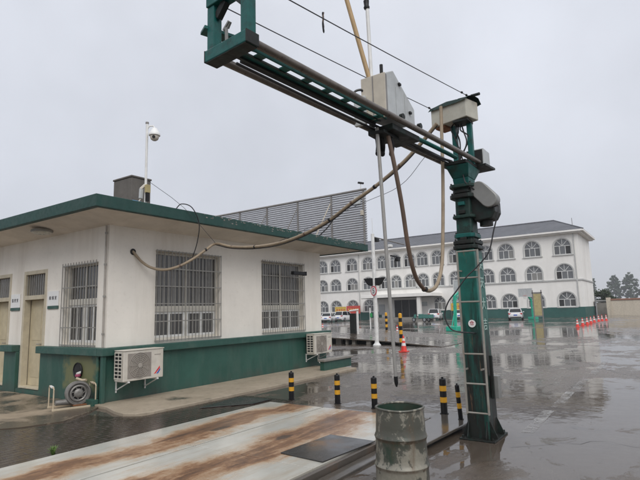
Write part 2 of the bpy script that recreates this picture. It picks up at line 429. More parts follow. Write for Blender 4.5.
class MB:
    def __init__(s): s.v = []; s.f = []
    def add(s, vs, fs):
        b = len(s.v); s.v += [tuple(v) for v in vs]; s.f += [tuple(i + b for i in f) for f in fs]; return s
    def box(s, x0, x1, y0, y1, z0, z1):
        return s.add([(x0, y0, z0), (x1, y0, z0), (x1, y1, z0), (x0, y1, z0), (x0, y0, z1), (x1, y0, z1), (x1, y1, z1), (x0, y1, z1)],
                     [(0, 3, 2, 1), (4, 5, 6, 7), (0, 1, 5, 4), (1, 2, 6, 5), (2, 3, 7, 6), (3, 0, 4, 7)])
    def bar(s, p0, p1, w, h, upv=(0, 0, 1)):
        p0 = Vector(p0); p1 = Vector(p1); d = (p1 - p0).normalized(); u = Vector(upv)
        if abs(d.dot(u)) > .98: u = Vector((1, 0, 0))
        a = d.cross(u).normalized() * w / 2; b = a.cross(d).normalized() * h / 2
        vs = [p + q for p in (p0, p1) for q in (-a - b, a - b, a + b, -a + b)]
        return s.add(vs, [(0, 1, 2, 3), (7, 6, 5, 4), (0, 4, 5, 1), (1, 5, 6, 2), (2, 6, 7, 3), (3, 7, 4, 0)])
    def tube(s, pts, r, n=10, cap=True):
        pts = [Vector(p) for p in pts]; rs = r if isinstance(r, (list, tuple)) else [r] * len(pts)
        prev = None; rings = []
        for i, p in enumerate(pts):
            d = (pts[min(i + 1, len(pts) - 1)] - pts[max(i - 1, 0)]).normalized()
            if prev is None:
                a = d.orthogonal().normalized()
            else:
                a = (prev - d * prev.dot(d)).normalized()
            prev = a; b = d.cross(a)
            rings.append([p + (a * math.cos(t) + b * math.sin(t)) * rs[i] for t in [2 * math.pi * k / n for k in range(n)]])
        vs = [v for ring in rings for v in ring]; fs = []
        for i in range(len(pts) - 1):
            for k in range(n):
                fs.append((i * n + k, i * n + (k + 1) % n, (i + 1) * n + (k + 1) % n, (i + 1) * n + k))
        if cap:
            fs.append(tuple(range(n - 1, -1, -1))); fs.append(tuple((len(pts) - 1) * n + k for k in range(n)))
        return s.add(vs, fs)
    def lathe(s, prof, c=(0, 0, 0), n=24, close=True):
        """profile (r, z) turned round Z at c"""
        vs = []; fs = []
        for r, z in prof:
            for k in range(n):
                t = 2 * math.pi * k / n; vs.append((c[0] + r * math.cos(t), c[1] + r * math.sin(t), c[2] + z))
        for i in range(len(prof) - 1):
            for k in range(n):
                fs.append((i * n + k, i * n + (k + 1) % n, (i + 1) * n + (k + 1) % n, (i + 1) * n + k))
        if close:
            if prof[0][0] > 0: fs.append(tuple(range(n - 1, -1, -1)))
            if prof[-1][0] > 0: fs.append(tuple((len(prof) - 1) * n + k for k in range(n)))
        return s.add(vs, fs)
    def prism(s, poly, axis, a0, a1):
        """2-D polygon extruded along an axis. axis 'x': poly in (y,z); 'y': (x,z); 'z': (x,y)"""
        def P(u, v, w): return {'x': (w, u, v), 'y': (u, w, v), 'z': (u, v, w)}[axis]
        n = len(poly)
        vs = [P(u, v, a0) for u, v in poly] + [P(u, v, a1) for u, v in poly]
        fs = [tuple(range(n - 1, -1, -1)), tuple(range(n, 2 * n))] + [(i, (i + 1) % n, n + (i + 1) % n, n + i) for i in range(n)]
        return s.add(vs, fs)
    def build(s, name, m, parent=None, bevel=0., smooth=False, local=False, sub=0):
        off = Vector((0, 0, 0)) if (local or parent is None) else worldpos(parent)
        me = bpy.data.meshes.new(name)
        me.from_pydata([(x - off.x, y - off.y, z - off.z) for x, y, z in s.v], [], s.f)
        bm = bmesh.new(); bm.from_mesh(me); bmesh.ops.recalc_face_normals(bm, faces=bm.faces); bm.to_mesh(me); bm.free()
        me.materials.append(m)
        if smooth:
            me.polygons.foreach_set('use_smooth', [True] * len(me.polygons))
            me.set_sharp_from_angle(angle=R(38))
        o = bpy.data.objects.new(name, me); COL.objects.link(o)
        if parent: o.parent = parent
        if bevel:
            b = o.modifiers.new('bevel', 'BEVEL'); b.width = bevel; b.segments = 2; b.limit_method = 'ANGLE'; b.angle_limit = R(40)
        if sub:
            q = o.modifiers.new('sub', 'SUBSURF'); q.levels = sub; q.render_levels = sub
        return o

def tag(o, label, cat, group=None, kind=None):
    if label: o['label'] = label
    if cat: o['category'] = cat
    if group: o['group'] = group
    if kind: o['kind'] = kind
    return o
def thing(name, label, cat, loc=(0, 0, 0), rz=0., group=None):
    o = bpy.data.objects.new(name, None); COL.objects.link(o)
    o.empty_display_size = .2
    o.location = loc; o.rotation_euler = (0, 0, rz)
    return tag(o, label, cat, group)
def struct(o): o['kind'] = 'structure'; return o
def copy_tree(o, parent=None):
    c = o.copy(); COL.objects.link(c)
    if parent: c.parent = parent
    for ch in list(o.children): copy_tree(ch, c)
    return c
def text(name, body, size, m, parent, origin, right, upv, depth=.004, align='CENTER'):
    """flat lettering as a mesh; origin/right/up in world space"""
    cu = bpy.data.curves.new(name, 'FONT'); cu.body = body; cu.size = size; cu.extrude = depth / 2
    cu.align_x = align; cu.align_y = 'CENTER'
    t = bpy.data.objects.new(name, cu); COL.objects.link(t)
    dg = bpy.context.evaluated_depsgraph_get()
    me = bpy.data.meshes.new_from_object(t.evaluated_get(dg))
    bpy.data.objects.remove(t)
    me.materials.clear(); me.materials.append(m)
    r = Vector(right).normalized(); u = Vector(upv).normalized(); nn = r.cross(u)
    mt = Matrix((r, u, nn)).transposed().to_4x4(); mt.translation = Vector(origin) - (worldpos(parent) if parent else Vector())
    me.transform(mt)
    o = bpy.data.objects.new(name, me); COL.objects.link(o)
    if parent: o.parent = parent
    return o

def spline(pts, k=6):
    """Catmull-Rom through the points"""
    P = [Vector(p) for p in pts]; P = [P[0] * 2 - P[1]] + P + [P[-1] * 2 - P[-2]]; out = []
    for i in range(1, len(P) - 2):
        a, b, c, d = P[i - 1:i + 3]
        for j in range(k):
            t = j / k
            out.append(.5 * ((2 * b) + (c - a) * t + (2 * a - 5 * b + 4 * c - d) * t * t + (3 * b - a - 3 * c + d) * t ** 3))
    out.append(P[-2]); return out

# ------------------------------------------------------------------ ground
g = MB()
g.add([(-600, -600, 0), (900, -600, 0), (900, 900, 0), (-600, 900, 0)], [(0, 1, 2, 3)])
struct(g.build('yard_ground', M['yard']))
ap = MB().prism([(5.62, 9.26), (5.60, 8.85), (5.42, 8.3), (5.36, 7.95), (5.45, 7.72), (5.75, 7.62), (9, 7.66), (12.9, 7.78), (12.9, 9.26)], 'z', -.02, .055)
struct(ap.build('concrete_apron', M['apron'], bevel=.012))
pa = MB().prism([(5.78, 9.26), (5.25, 8.82), (4.6, 8.45), (4.0, 8.62), (3.2, 9.3), (2.0, 10.2), (2.0, 20), (5.78, 20)], 'z', -.02, .02)
struct(pa.build('concrete_path', M['path']))

# brick paving between the apron and the weighbridge: the pavers nearest the camera one by one
bed = MB().prism([(1.2, 6.24), (7.9, 6.24), (7.9, 7.58), (5.5, 7.6), (5.2, 8.1), (5.1, 8.6), (4.6, 8.3), (4.0, 8.5), (3.2, 9.2), (1.2, 9.2)], 'z', -.02, .0145)
bed = struct(bed.build('brick_paving', M['bed']))
def in_poly(x, y, poly):
    c = False; j = len(poly) - 1
    for i in range(len(poly)):
        if (poly[i][1] > y) != (poly[j][1] > y) and x < (poly[j][0] - poly[i][0]) * (y - poly[i][1]) / (poly[j][1] - poly[i][1]) + poly[i][0]: c = not c
        j = i
    return c
PAV = [(1.6, 6.26), (7.8, 6.26), (7.8, 7.56), (5.4, 7.56), (5.1, 8.2), (4.6, 8.25), (4.0, 8.4), (3.1, 9.1), (1.6, 9.1)]
bm_ = MB(); L, W, c = .232, .112, .006
bm_.add([(-L/2, -W/2, 0), (L/2, -W/2, 0), (L/2, W/2, 0), (-L/2, W/2, 0),
         (-L/2, -W/2, .012), (L/2, -W/2, .012), (L/2, W/2, .012), (-L/2, W/2, .012),
         (-L/2+c, -W/2+c, .017), (L/2-c, -W/2+c, .017), (L/2-c, W/2-c, .017), (-L/2+c, W/2-c, .017)],
        [(0, 1, 5, 4), (1, 2, 6, 5), (2, 3, 7, 6), (3, 0, 4, 7), (4, 5, 9, 8), (5, 6, 10, 9), (6, 7, 11, 10), (7, 4, 8, 11), (8, 9, 10, 11)])
cells = []
row = 0; y = 6.32
while y < 9.1:
    x = 1.6 + (.12 if row % 2 else 0)
    while x < 7.8:
        if all(in_poly(x + a, y + b, PAV) for a in (-.1, .1) for b in (-.05, .05)): cells.append((x, y))
        x += .24
    y += .12; row += 1
# those in the photograph's view first, nearest first
def seen(p):
    d = Vector((p[0], p[1], -1.7)); q = (d.dot(rx) / d.dot(fw), d.dot(up) / d.dot(fw))
    return abs(q[0]) < .66 and abs(q[1]) < .5
cells.sort(key=lambda p: (not seen(p), math.hypot(*p)))
b0 = None; rest = MB()
for i, (x, y) in enumerate(cells):
    zj = random.uniform(0, .0025); rj = random.uniform(-.015, .015)
    if i < 300:
        if b0 is None: b = b0 = bm_.build('brick', M['paver'], bed, local=True)
        else: b = b0.copy(); COL.objects.link(b)
        b.location = (x, y, zj); b.rotation_euler = (random.uniform(-.006, .006), random.uniform(-.005, .005), rj)
    else:
        rest.add([(x + vx, y + vy, vz + zj) for vx, vy, vz in bm_.v], bm_.f)
if rest.v: tag(rest.build('bricks', M['paver'], bed), None, None, kind='stuff')

# worn marking across the yard
ln = MB()
for i, (xa, xb) in enumerate(((7.4, 9.1), (9.4, 11.2), (11.5, 13.6), (14.2, 17.5))):
    ln.add([(xa, 1.72, .004), (xb, 1.76, .004), (xb, 1.92, .004), (xa, 1.88, .004)], [(0, 1, 2, 3)])
struct(ln.build('worn_yard_marking', M['line']))

# open joints and cracks in the yard
def crack(pts, w, seed):
    rnd = random.Random(seed); m = MB(); P = [Vector((x, y, .003)) for x, y in pts]; Q = []
    for a, b in zip(P, P[1:]):
        n_ = max(2, int((b - a).length / .18))
        for i in range(n_): Q.append(a.lerp(b, i / n_) + Vector((rnd.uniform(-.05, .05), rnd.uniform(-.07, .07), 0)))
    Q.append(P[-1]); vs = []
    for i, q in enumerate(Q):
        d = (Q[min(i + 1, len(Q) - 1)] - Q[max(i - 1, 0)]).normalized(); n_ = Vector((-d.y, d.x, 0)) * w * rnd.uniform(.1, 1.3)
        vs += [q + n_, q - n_]
    m.add(vs, [(2 * i, 2 * i + 1, 2 * i + 3, 2 * i + 2) for i in range(len(Q) - 1)])
    return struct(m.build('yard_crack', M['dark_wet']))
crack([(6.6, 1.75), (6.9, 1.45), (7.4, .9), (7.2, .1), (7.9, -1.2)], .004, 1)
crack([(9.2, 3.2), (10.4, 3.0), (11.2, 2.1), (12.9, 1.6), (14.5, .2)], .005, 2)
crack([(9.5, 6.0), (11.0, 5.2), (12.3, 5.4), (14.0, 4.2), (17.0, 3.9)], .006, 3)
crack([(12.5, -.5), (14.5, 1.2), (17.5, 2.6), (21.5, 3.4), (26, 6.0)], .010, 4)
# ------------------------------------------------------------------ weighbridge
wb = thing('weighbridge', 'long pale steel vehicle weighbridge deck streaked with brown rust', 'weighbridge', (4.5, 4.7, 0))
for (x0, x1) in ((-1.6, 1.395), (1.405, 4.395), (4.405, 7.19)):
    for (y0, y1) in ((3.22, 5.03 - .016), (5.03 + .016, 6.20)):
        p = MB().box(x0, x1, y0, y1, .03, .100).build('deck_plate', M['deck'], None, bevel=.004)
        p.parent = wb; p.matrix_parent_inverse = Matrix.Translation(-wb.location)
for (x0, x1, y0, y1) in ((-1.6, 7.24, 3.14, 3.20), (-1.6, 7.24, 6.215, 6.25), (7.20, 7.25, 3.2, 6.215)):
    MB().box(x0, x1, y0, y1, 0, .088).build('edge_beam', M['deck_edge'], wb, bevel=.006)
MB().box(-1.6, 7.2, 3.205, 6.21, .0, .028).build('pit_bed', M['dark'], wb)
# far approach and kerb of the pit
struct(MB().prism([(7.28, 3.13), (7.62, 3.13), (7.62, 6.3), (7.28, 6.3)], 'z', -.02, .02).build('weighbridge_approach', M['wet_conc'], bevel=.01))
struct(MB().prism([(5.6, 2.62), (7.25, 2.545), (7.66, 2.68), (8.02, 3.20), (7.27, 3.16), (7.26, 3.12), (5.55, 3.12)], 'z', .058, .095).build('weighbridge_kerb', M['wet_conc'], bevel=.012))
struct(MB().prism([(5.7, 2.70), (7.22, 2.64), (7.55, 2.76), (7.9, 3.17), (5.65, 3.10)], 'z', -.02, .0575).build('kerb_shadow_block', M['dark']))  # near-black block paints the shadow gap under the overhanging slab
struct(MB().box(-1.6, 5.54, 2.95, 3.12, -.02, .03).build('pit_edge', M['wet_conc'], bevel=.01))
pl = MB().prism([(4.60, 3.24), (5.62, 3.16), (5.63, 3.83), (4.65, 3.86)], 'z', .104, .116).build('steel_plate', M['mat_plate'], bevel=.003)
tag(pl, 'wet black plate lying on the rusty weighbridge deck behind the drum', 'steel plate')
pl2 = MB().prism([(6.42, 7.22), (7.2, 6.62), (7.75, 6.62), (7.6, 7.42)], 'z', .024, .036).build('drain_cover', M['mat_plate'], bevel=.003)
tag(pl2, 'dark flat cover plate on the wet ground between apron and weighbridge', 'cover plate')
# ------------------------------------------------------------------ gatehouse
XW, YW = 5.884, 9.364
XE, YE = 13.43, 20.5
house = thing('gatehouse', 'white single storey gatehouse with green roof edge and green dado', 'building', (XW, YW, 0))

def wall_sheet(u0, u1, z0, z1, holes, P, depth):
    """front face of a wall with rectangular holes; P(u, z, d) gives a point, d = depth into the wall"""
    mb = MB()
    us = sorted({u0, u1} | {h[0] for h in holes} | {h[1] for h in holes})
    zs = sorted({z0, z1} | {h[2] for h in holes} | {h[3] for h in holes})
    for i in range(len(us) - 1):
        for j in range(len(zs) - 1):
            uc = (us[i] + us[i + 1]) / 2; zc = (zs[j] + zs[j + 1]) / 2
            if any(h[0] < uc < h[1] and h[2] < zc < h[3] for h in holes): continue
            mb.add([P(us[i], zs[j], 0), P(us[i + 1], zs[j], 0), P(us[i + 1], zs[j + 1], 0), P(us[i], zs[j + 1], 0)], [(0, 1, 2, 3)])
    for a, b, c, d in holes:
        for (p, q) in (((a, c), (b, c)), ((b, c), (b, d)), ((b, d), (a, d)), ((a, d), (a, c))):
            mb.add([P(p[0], p[1], 0), P(q[0], q[1], 0), P(q[0], q[1], depth), P(p[0], p[1], depth)], [(0, 1, 2, 3)])
    return mb
WIN = [(7.03, 8.97, 1.17, 3.14), (10.56, 12.50, 1.17, 3.16)]
LWIN = [(9.74, 11.06, 1.13, 2.86)]
DOORS = [(11.80, 12.90, .12, 2.85), (13.55, 14.65, .12, 2.85), (16.0, 17.1, .12, 2.85)]
Pr = lambda u, z, d: (u, YW + d, z)
Pl = lambda u, z, d: (XW + d, u, z)
wall_sheet(XW, XE, 0, 3.62, WIN, Pr, .22).build('wall', M['plaster'], house)
wall_sheet(YW, YE, 0, 3.62, LWIN + DOORS, Pl, .22).build('wall', M['plaster'], house)
wb_ = MB()
wb_.add([(XE, YW, 0), (XE, YE, 0), (XE, YE, 3.62), (XE, YW, 3.62)], [(0, 1, 2, 3)])
wb_.add([(XW, YE, 0), (XE, YE, 0), (XE, YE, 3.62), (XW, YE, 3.62)], [(0, 1, 2, 3)])
wb_.build('wall', M['plaster'], house)
# dado and its ledge
DT = .945
d = MB(); d.box(XW - .09, XE + .09, YW - .10, YW - .002, 0, DT); d.build('dado', M['dado'], house, bevel=.008)
segs = [(YW - .002, 11.78), (12.92, 13.53), (14.67, 15.98), (17.12, YE)]
for a, b in segs: MB().box(XW - .09, XW - .002, a, b, 0, DT).build('dado', M['dado'], house, bevel=.008)
for a, b, _, _ in DOORS: MB().box(XW - .07, XW - .002, a - .018, b + .018, 0, .105).build('plinth', M['dado'], house)
MB().box(XW - .20, XE + .26, YW - .20, YW - .001, DT + .001, 1.10).build('dado_ledge', M['green_trim'], house, bevel=.012)
for a, b in segs:
    a2 = a if a > YW else YW + .001
    MB().box(XW - .20, XW - .001, a2, b, DT + .001, 1.10).build('dado_ledge', M['green_trim'], house, bevel=.012)
MB().box(XW - .17, XW - .091, YW - .17, YW - .09, 0, DT - .002).build('corner_pilaster', M['dado'], house, bevel=.01)
MB().box(XW - .31, XW - .18, YW - .10, YW + .16, 0, .14).build('downpipe_foot', M['dado'], house, bevel=.01)

# roof: fascia frame, sloping soffit, flat top
RX0, RX1, RY0, RY1 = 5.0, 15.03, 8.43, 21.3
ZF0, ZF1 = 3.72, 3.955
roof = MB().box(RX0 + .1, RX1 - .1, RY0 + .1, RY1 - .1, 3.80, 3.93).build('roof', M['concrete'], house)
fa = MB()
o4 = [(RX0, RY0), (RX1, RY0), (RX1, RY1), (RX0, RY1)]
i4 = [(RX0 + .12, RY0 + .12), (RX1 - .12, RY0 + .12), (RX1 - .12, RY1 - .12), (RX0 + .12, RY1 - .12)]
vs_ = [(x, y, z) for z in (ZF0, ZF1) for x, y in o4] + [(x, y, z) for z in (ZF0, ZF1) for x, y in i4]
fs_ = []
for i in range(4):
    j = (i + 1) % 4
    fs_ += [(i, j, 4 + j, 4 + i), (8 + j, 8 + i, 12 + i, 12 + j), (4 + i, 4 + j, 12 + j, 12 + i), (j, i, 8 + i, 8 + j)]
fa.add(vs_, fs_); fa.build('fascia', M['green_fascia'], roof, bevel=.01)
so = MB()
w4 = [(XW + .02, YW + .02), (XE - .02, YW + .02), (XE - .02, YE), (XW + .02, YE)]
vs_ = [(x, y, 3.745) for x, y in i4] + [(x, y, 3.59) for x, y in w4]
so.add(vs_, [(i, (i + 1) % 4, 4 + (i + 1) % 4, 4 + i) for i in range(4)])
so.build('soffit', M['soffit'], roof)
# flaked paint chips along the top edge of the fascia
ch = MB()
for i in range(110):
    x = random.uniform(7.6, 14.6); z = ZF1 - min(.2, abs(random.gauss(0, .045))) - .010; s = random.uniform(.005, .028)
    n = random.randint(5, 7)
    poly = [(x + s * 1.7 * math.cos(2 * math.pi * k / n) * random.uniform(.6, 1.1), z + s * .7 * math.sin(2 * math.pi * k / n) * random.uniform(.6, 1.1)) for k in range(n)]
    ch.prism(poly, 'y', RY0 - .003, RY0 + .002)
tag(ch.build('bare_patch', M['rubble'], roof), None, None, kind='stuff')
# concrete block on the roof
bk = MB(); bk.box(7.13, 7.68, 10.5, 11.25, 3.9, 5.08); bk.box(7.11, 7.70, 10.48, 11.27, 5.082, 5.13)
bk.build('roof_block', M['concrete'], house, bevel=.015)

def grille_window(name, u0, u1, z0, z1, P, ztr, nb, hb, parent, fullcols=2, lower=4):
    """framed window with upper lights, a transom, small lower casements and a proud security grille"""
    w = MB()
    t = .05; D = .12
    def bx(mb, a, b, c, d, d0, d1):
        p = P(a, c, d0); q = P(b, d, d1)
        mb.box(min(p[0], q[0]), max(p[0], q[0]), min(p[1], q[1]), max(p[1], q[1]), min(p[2], q[2]), max(p[2], q[2]))
    bx(w, u0 + .001, u0 + t, z0 + .001, z1 - .001, D, D + .07); bx(w, u1 - t, u1 - .001, z0 + .001, z1 - .001, D, D + .07)
    bx(w, u0 + t, u1 - t, z1 - t, z1 - .001, D, D + .07); bx(w, u0 + t, u1 - t, z0 + .001, z0 + t, D, D + .07)
    win = w.build(name, M['alu'], parent, bevel=.004)
    m = MB(); bx(m, u0 + t, u1 - t, ztr, ztr + .13, D - .01, D + .06); m.build('transom', M['alu'], win, bevel=.004)
    m = MB(); uc = (u0 + u1) / 2
    bx(m, uc - .03, uc + .03, z0 + t, ztr, D, D + .06); bx(m, uc - .02, uc + .02, ztr + .13, z1 - t, D + .01, D + .06)
    m.build('mullion', M['alu'], win, bevel=.004)
    # panes
    for a, b in ((u0 + t, uc - .02), (uc + .02, u1 - t)):
        m = MB(); bx(m, a, b, ztr + .13, z1 - t, D + .03, D + .036); m.build('pane', M['pane'], win)
    cw = (u1 - u0 - 2 * t - .06) / 2
    for s in (0, 1):
        a = (u0 + t) if s == 0 else uc + .03
        m = MB()
        for k in range(3):
            x = a + k * (cw - .045) / 2
            bx(m, x, x + .045, z0 + t, ztr, D + .012 + .002 * s, D + .05)
        bx(m, a + .045, a + cw - .045, ztr - .05, ztr, D + .015, D + .05); bx(m, a + .045, a + cw - .045, z0 + t, z0 + t + .05, D + .015, D + .05)
        m.build('casement', M['white_metal'], win, bevel=.003)
        for k in range(2):
            x = a + .045 + k * (cw - .045) / 2
            m = MB(); bx(m, x, x + (cw - .135) / 2 + .02, z0 + t + .05, ztr - .05, D + .034, D + .038); m.build('pane', M['pane_dark'], win)
    m = MB(); bx(m, u0 + .002, u1 - .002, z0 + .002, z1 - .002, .205, .215); m.build('dark_room_backing', M['dark'], win)  # dark sheet standing for the unlit room behind the panes
    # grille, standing off the wall
    G = -.045
    b0 = None
    for k in range(nb):
        x = u0 + k * (u1 - u0) / (nb - 1)
        q = MB(); p0 = P(x, z0 - .03, G); p1 = P(x, z1 + .04, G)
        q.bar(p0, p1, .0125, .0125); q.build('grille_bar', M['steel'], win)
    for z in hb:
        q = MB(); q.bar(P(u0 - .015, z, G + .008), P(u1 + .015, z, G + .008), .022, .022)
        q.build('grille_rail', M['steel'], win)
    for u in (u0 + .01, u1 - .01):
        for z in (hb[0], hb[-1]):
            q = MB(); q.bar(P(u, z, -.001), P(u, z, G), .02, .02); q.build('grille_fixing', M['steel'], win)
    return win
hbr = [1.16, 1.58, 1.97, 2.36, 2.76, 3.16]
w1 = grille_window('window', *WIN[0], Pr, 1.79, 20, hbr, house)
w2 = grille_window('window', *WIN[1], Pr, 1.79, 20, hbr, house)
w3 = grille_window('window', *LWIN[0], Pl, 1.98, 13, [1.13, 1.5, 1.93, 2.36, 2.84], house)

def door(y0, y1):
    f = MB()
    t = .09
    f.box(XW - .012, XW + .14, y0 + .001, y0 + t, .121, 2.849); f.box(XW - .012, XW + .14, y1 - t, y1 - .001, .121, 2.849)
    f.box(XW - .012, XW + .14, y0 + t, y1 - t, 2.76, 2.849); f.box(XW - .012, XW + .14, y0 + t, y1 - t, 2.16, 2.26)
    fr = f.build('door_frame', M['cream'], house, bevel=.006)
    MB().box(XW - .05, XW + .16, y0 + t, y1 - t, .121, .16).build('threshold', M['cream'], fr, bevel=.006)
    MB().box(XW + .15, XW + .19, y0 + t - .02, y0 + t + .30, .161, 2.158).build('side_panel', M['cream'], fr, bevel=.004)
    lf = MB(); lf.box(XW + .155, XW + .20, y0 + t + .305, y1 - t + .02, .161, 2.158)
    lf = lf.build('door', M['leaf'], house, bevel=.004)
    q = MB()
    for za, zb in ((.35, 1.05), (1.2, 2.0)): q.box(XW + .148, XW + .156, y0 + t + .40, y1 - t - .12, za, zb)
    q.build('door_panel', M['leaf'], lf, bevel=.006)
    MB().tube([(XW + .155, y0 + t + .36, 1.12), (XW + .10, y0 + t + .36, 1.12), (XW + .10, y0 + t + .47, 1.12)], .011, 8).build('handle', M['steel'], lf, smooth=True)
    m = MB(); m.box(XW + .09, XW + .098, y0 + t, y1 - t, 2.26, 2.76); m.build('pane', M['pane'], fr)
    for k in range(9):
        y = y0 + t + .04 + k * (y1 - y0 - 2 * t - .08) / 8
        MB().bar((XW + .03, y, 2.262), (XW + .03, y, 2.758), .014, .014).build('transom_bar', M['steel'], fr)
    for y in (y0 - .04, y1 + .0):
        pass
for a, b, _, _ in DOORS: door(a, b)

# downpipe on the near corner of the short wall
pp = MB().tube([(XW - .045, YW + .05, 3.58), (XW - .045, YW + .05, 1.102)], .019, 10).build('downpipe', M['pipe_grey'], house, smooth=True)
MB().tube([(XW - .13, YW + .05, .944), (XW - .13, YW + .05, .142)], .035, 10).build('downpipe', M['dado'], house, smooth=True)
for z in (1.35, 2.1, 2.75, 3.4):
    MB().tube([(XW - .045, YW + .05, z), (XW - .045, YW + .05, z + .04)], .027, 10).build('pipe_clip', M['steel'], pp, smooth=True)
# near-black disc painting the dark of the wall hole where the hose enters
MB().tube([(6.437, YW - .012, 3.076), (6.437, YW - .004, 3.076)], .068, 18).build('hose_hole_shade', M['dark'], house, smooth=True)
# round outlet in the dado of the short wall
vh = MB().tube([(XW - .092, 10.16, .63), (XW - .115, 10.16, .63)], .155, 22).build('fan_outlet', M['dark'], house, smooth=True)
rr_ = MB()
for k in range(24):
    pass
MB().tube([(XW - .118, 10.16 + .155 * math.cos(t), .63 + .155 * math.sin(t)) for t in [2 * math.pi * k / 24 for k in range(25)]], .012, 6).build('outlet_ring', M['black'], vh, smooth=True)

# ceiling lamp under the eaves
cl = thing('ceiling_lamp', 'round frosted lamp under the eaves above the office doors', 'lamp', (5.45, 11.28, 3.60))
MB().lathe([(.02, -.03), (.15, -.035), (.2, -.01), (.21, .02), (.19, .06)], (5.45, 11.28, 3.60), 24).build('lamp_shade', M['lamp_glass'], cl, smooth=True)
MB().lathe([(.215, .0), (.225, .02), (.215, .05)], (5.45, 11.28, 3.60), 24).build('rim', M['steel'], cl, smooth=True)

# name plates by the doors
def plaque(y0, y1, z0, z1, word, label):
    t = thing('door_sign', label, 'sign', (XW - .004, (y0 + y1) / 2, z0), group='name plates by the office doors')
    MB().box(XW - .022, XW - .004, y0, y1, z0 + .07, z1).build('panel', M['white'], t, bevel=.002)
    MB().box(XW - .024, XW - .004, y0, y1, z0, z0 + .068).build('stripe', M['green_trim'], t, bevel=.002)
    text('lettering', ' '.join(word), .092, M['ink'], t, (XW - .0245, (y0 + y1) / 2, (z0 + z1) / 2 + .04), (0, -1, 0), (0, 0, 1))
plaque(11.24, 11.70, 1.92, 2.32, '检验室', 'white name plate with green stripe between the barred window and the near door')
plaque(13.04, 13.50, 1.92, 2.32, '监控室', 'white name plate with green stripe between the two cream doors')
LWX, LWY = 11.85, 8.2
lw = thing('low_wall', 'low green wall with a pale chipped coping past the far air conditioner', 'wall', (12.6, 8.3, 0))
MB().box(LWX, LWX + 1.45, LWY, LWY + .15, .05, .30).build('wall', M['dado2'], lw, bevel=.01)
MB().box(LWX - .05, LWX + 1.5, LWY - .05, LWY + .20, .301, .365).build('coping', M['rubble'], lw, bevel=.012)

# ------------------------------------------------------------------ wall mounted air conditioners
def ac_unit(label, x0):
    y1 = 9.14; y0 = y1 - .30; z0, z1 = .45, 1.03; x1 = x0 + .93
    t = thing('air_conditioner', label, 'air conditioner', (x0 + .46, y1, z0), group='outdoor air conditioning units on the dado')
    b = MB().box(x0, x1, y0, y1, z0, z1).build('casing', M['ac_body'], t, bevel=.012)
    MB().box(x0 - .012, x1 + .012, y0 - .012, y1, z1 + .001, z1 + .018).build('top_cover', M['ac_body'], t, bevel=.005)
    cx = x0 + .36; cz = (z0 + z1) / 2 + .0
    # recessed square fan grille
    MB().box(x0 + .09, x0 + .63, y0 - .006, y0 - .001, z0 + .05, z1 - .05).build('fan_recess', M['ac_grille'], t, bevel=.004)
    for k, r in enumerate((.245, .21, .175, .14, .105, .07)):
        MB().tube([(cx + r * math.cos(a), y0 - .012, cz + r * math.sin(a)) for a in [2 * math.pi * q / 24 for q in range(25)]], .006, 4, False).build('guard_ring', M['ac_guard'], t)
    for k in range(6):
        a = math.pi * k / 6
        MB().bar((cx - .25 * math.cos(a), y0 - .0155, cz - .25 * math.sin(a)), (cx + .25 * math.cos(a), y0 - .0155, cz + .25 * math.sin(a)), .008, .005).build('guard_spoke', M['ac_guard'], t)
    MB().tube([(cx, y0 - .014, cz), (cx, y0 - .022, cz)], .05, 16).build('fan_hub', M['ac_guard'], t)
    # side fins on the end
    MB().box(x0 - .004, x0 - .001, y0 + .05, y1 - .02, z0 + .05, z1 - .04).build('coil', M['dark'], t)
    for k in range(8):
        z = z0 + .05 + k * (z1 - z0 - .09) / 7
        MB().box(x0 - .014, x0 - .005, y0 + .04, y1 - .01, z, z + .02).build('fin', M['ac_body'], t)
    for y in (y0 + .04, y0 + .15, y1 - .03):
        MB().box(x0 - .018, x0 - .0142, y - .01, y + .01, z0 + .04, z1 - .03).build('fin_stay', M['ac_body'], t)
    # front marks
    lx = x1 - .20
    m = MB(); m.prism([(lx - .03, z0 + .08), (lx + .015, z0 + .09), (lx + .115, z0 + .19), (lx + .11, z0 + .235)], 'y', y0 - .003, y0 + .001); m.build('logo_stripe', M['logo_red'], t)
    m = MB(); m.prism([(lx + .03, z0 + .08), (lx + .075, z0 + .085), (lx + .125, z0 + .15), (lx + .122, z0 + .185)], 'y', y0 - .003, y0 + .001); m.build('logo_stripe', M['logo_blue'], t)
    m = MB()
    for k in range(6): m.box(lx - .02 + k * .026, lx - .003 + k * .026, y0 - .002, y0 + .001, z1 - .125, z1 - .10)
    m.build('maker_mark', M['ac_grille'], t)
    for x in (x0 + .12, x1 - .14):
        q = MB(); q.bar((x, y0 - .02, z0 - .015), (x, YW - .101, z0 - .015), .035, .028)
        q.bar((x, y0 + .03, z0 - .03), (x, YW - .101, z0 - .20), .02, .02); q.bar((x, YW - .112, z0 - .03), (x, YW - .112, z0 - .24), .035, .02)
        q.build('bracket', M['white_metal'], t, bevel=.003)
    return t
ac_unit('wall air conditioner near the house corner with a red and blue mark', 5.94)
ac_unit('wall air conditioner at the far end of the green dado', 12.30)
dp = MB().tube(spline([(12.75, 9.0, .44), (12.74, 9.05, .30), (12.78, 9.0, .15), (12.85, 8.9, .07)]), .014, 8).build('drain_hose', M['white_metal'], smooth=True)
tag(dp, 'thin pale drain hose hanging under the far air conditioner', 'hose')

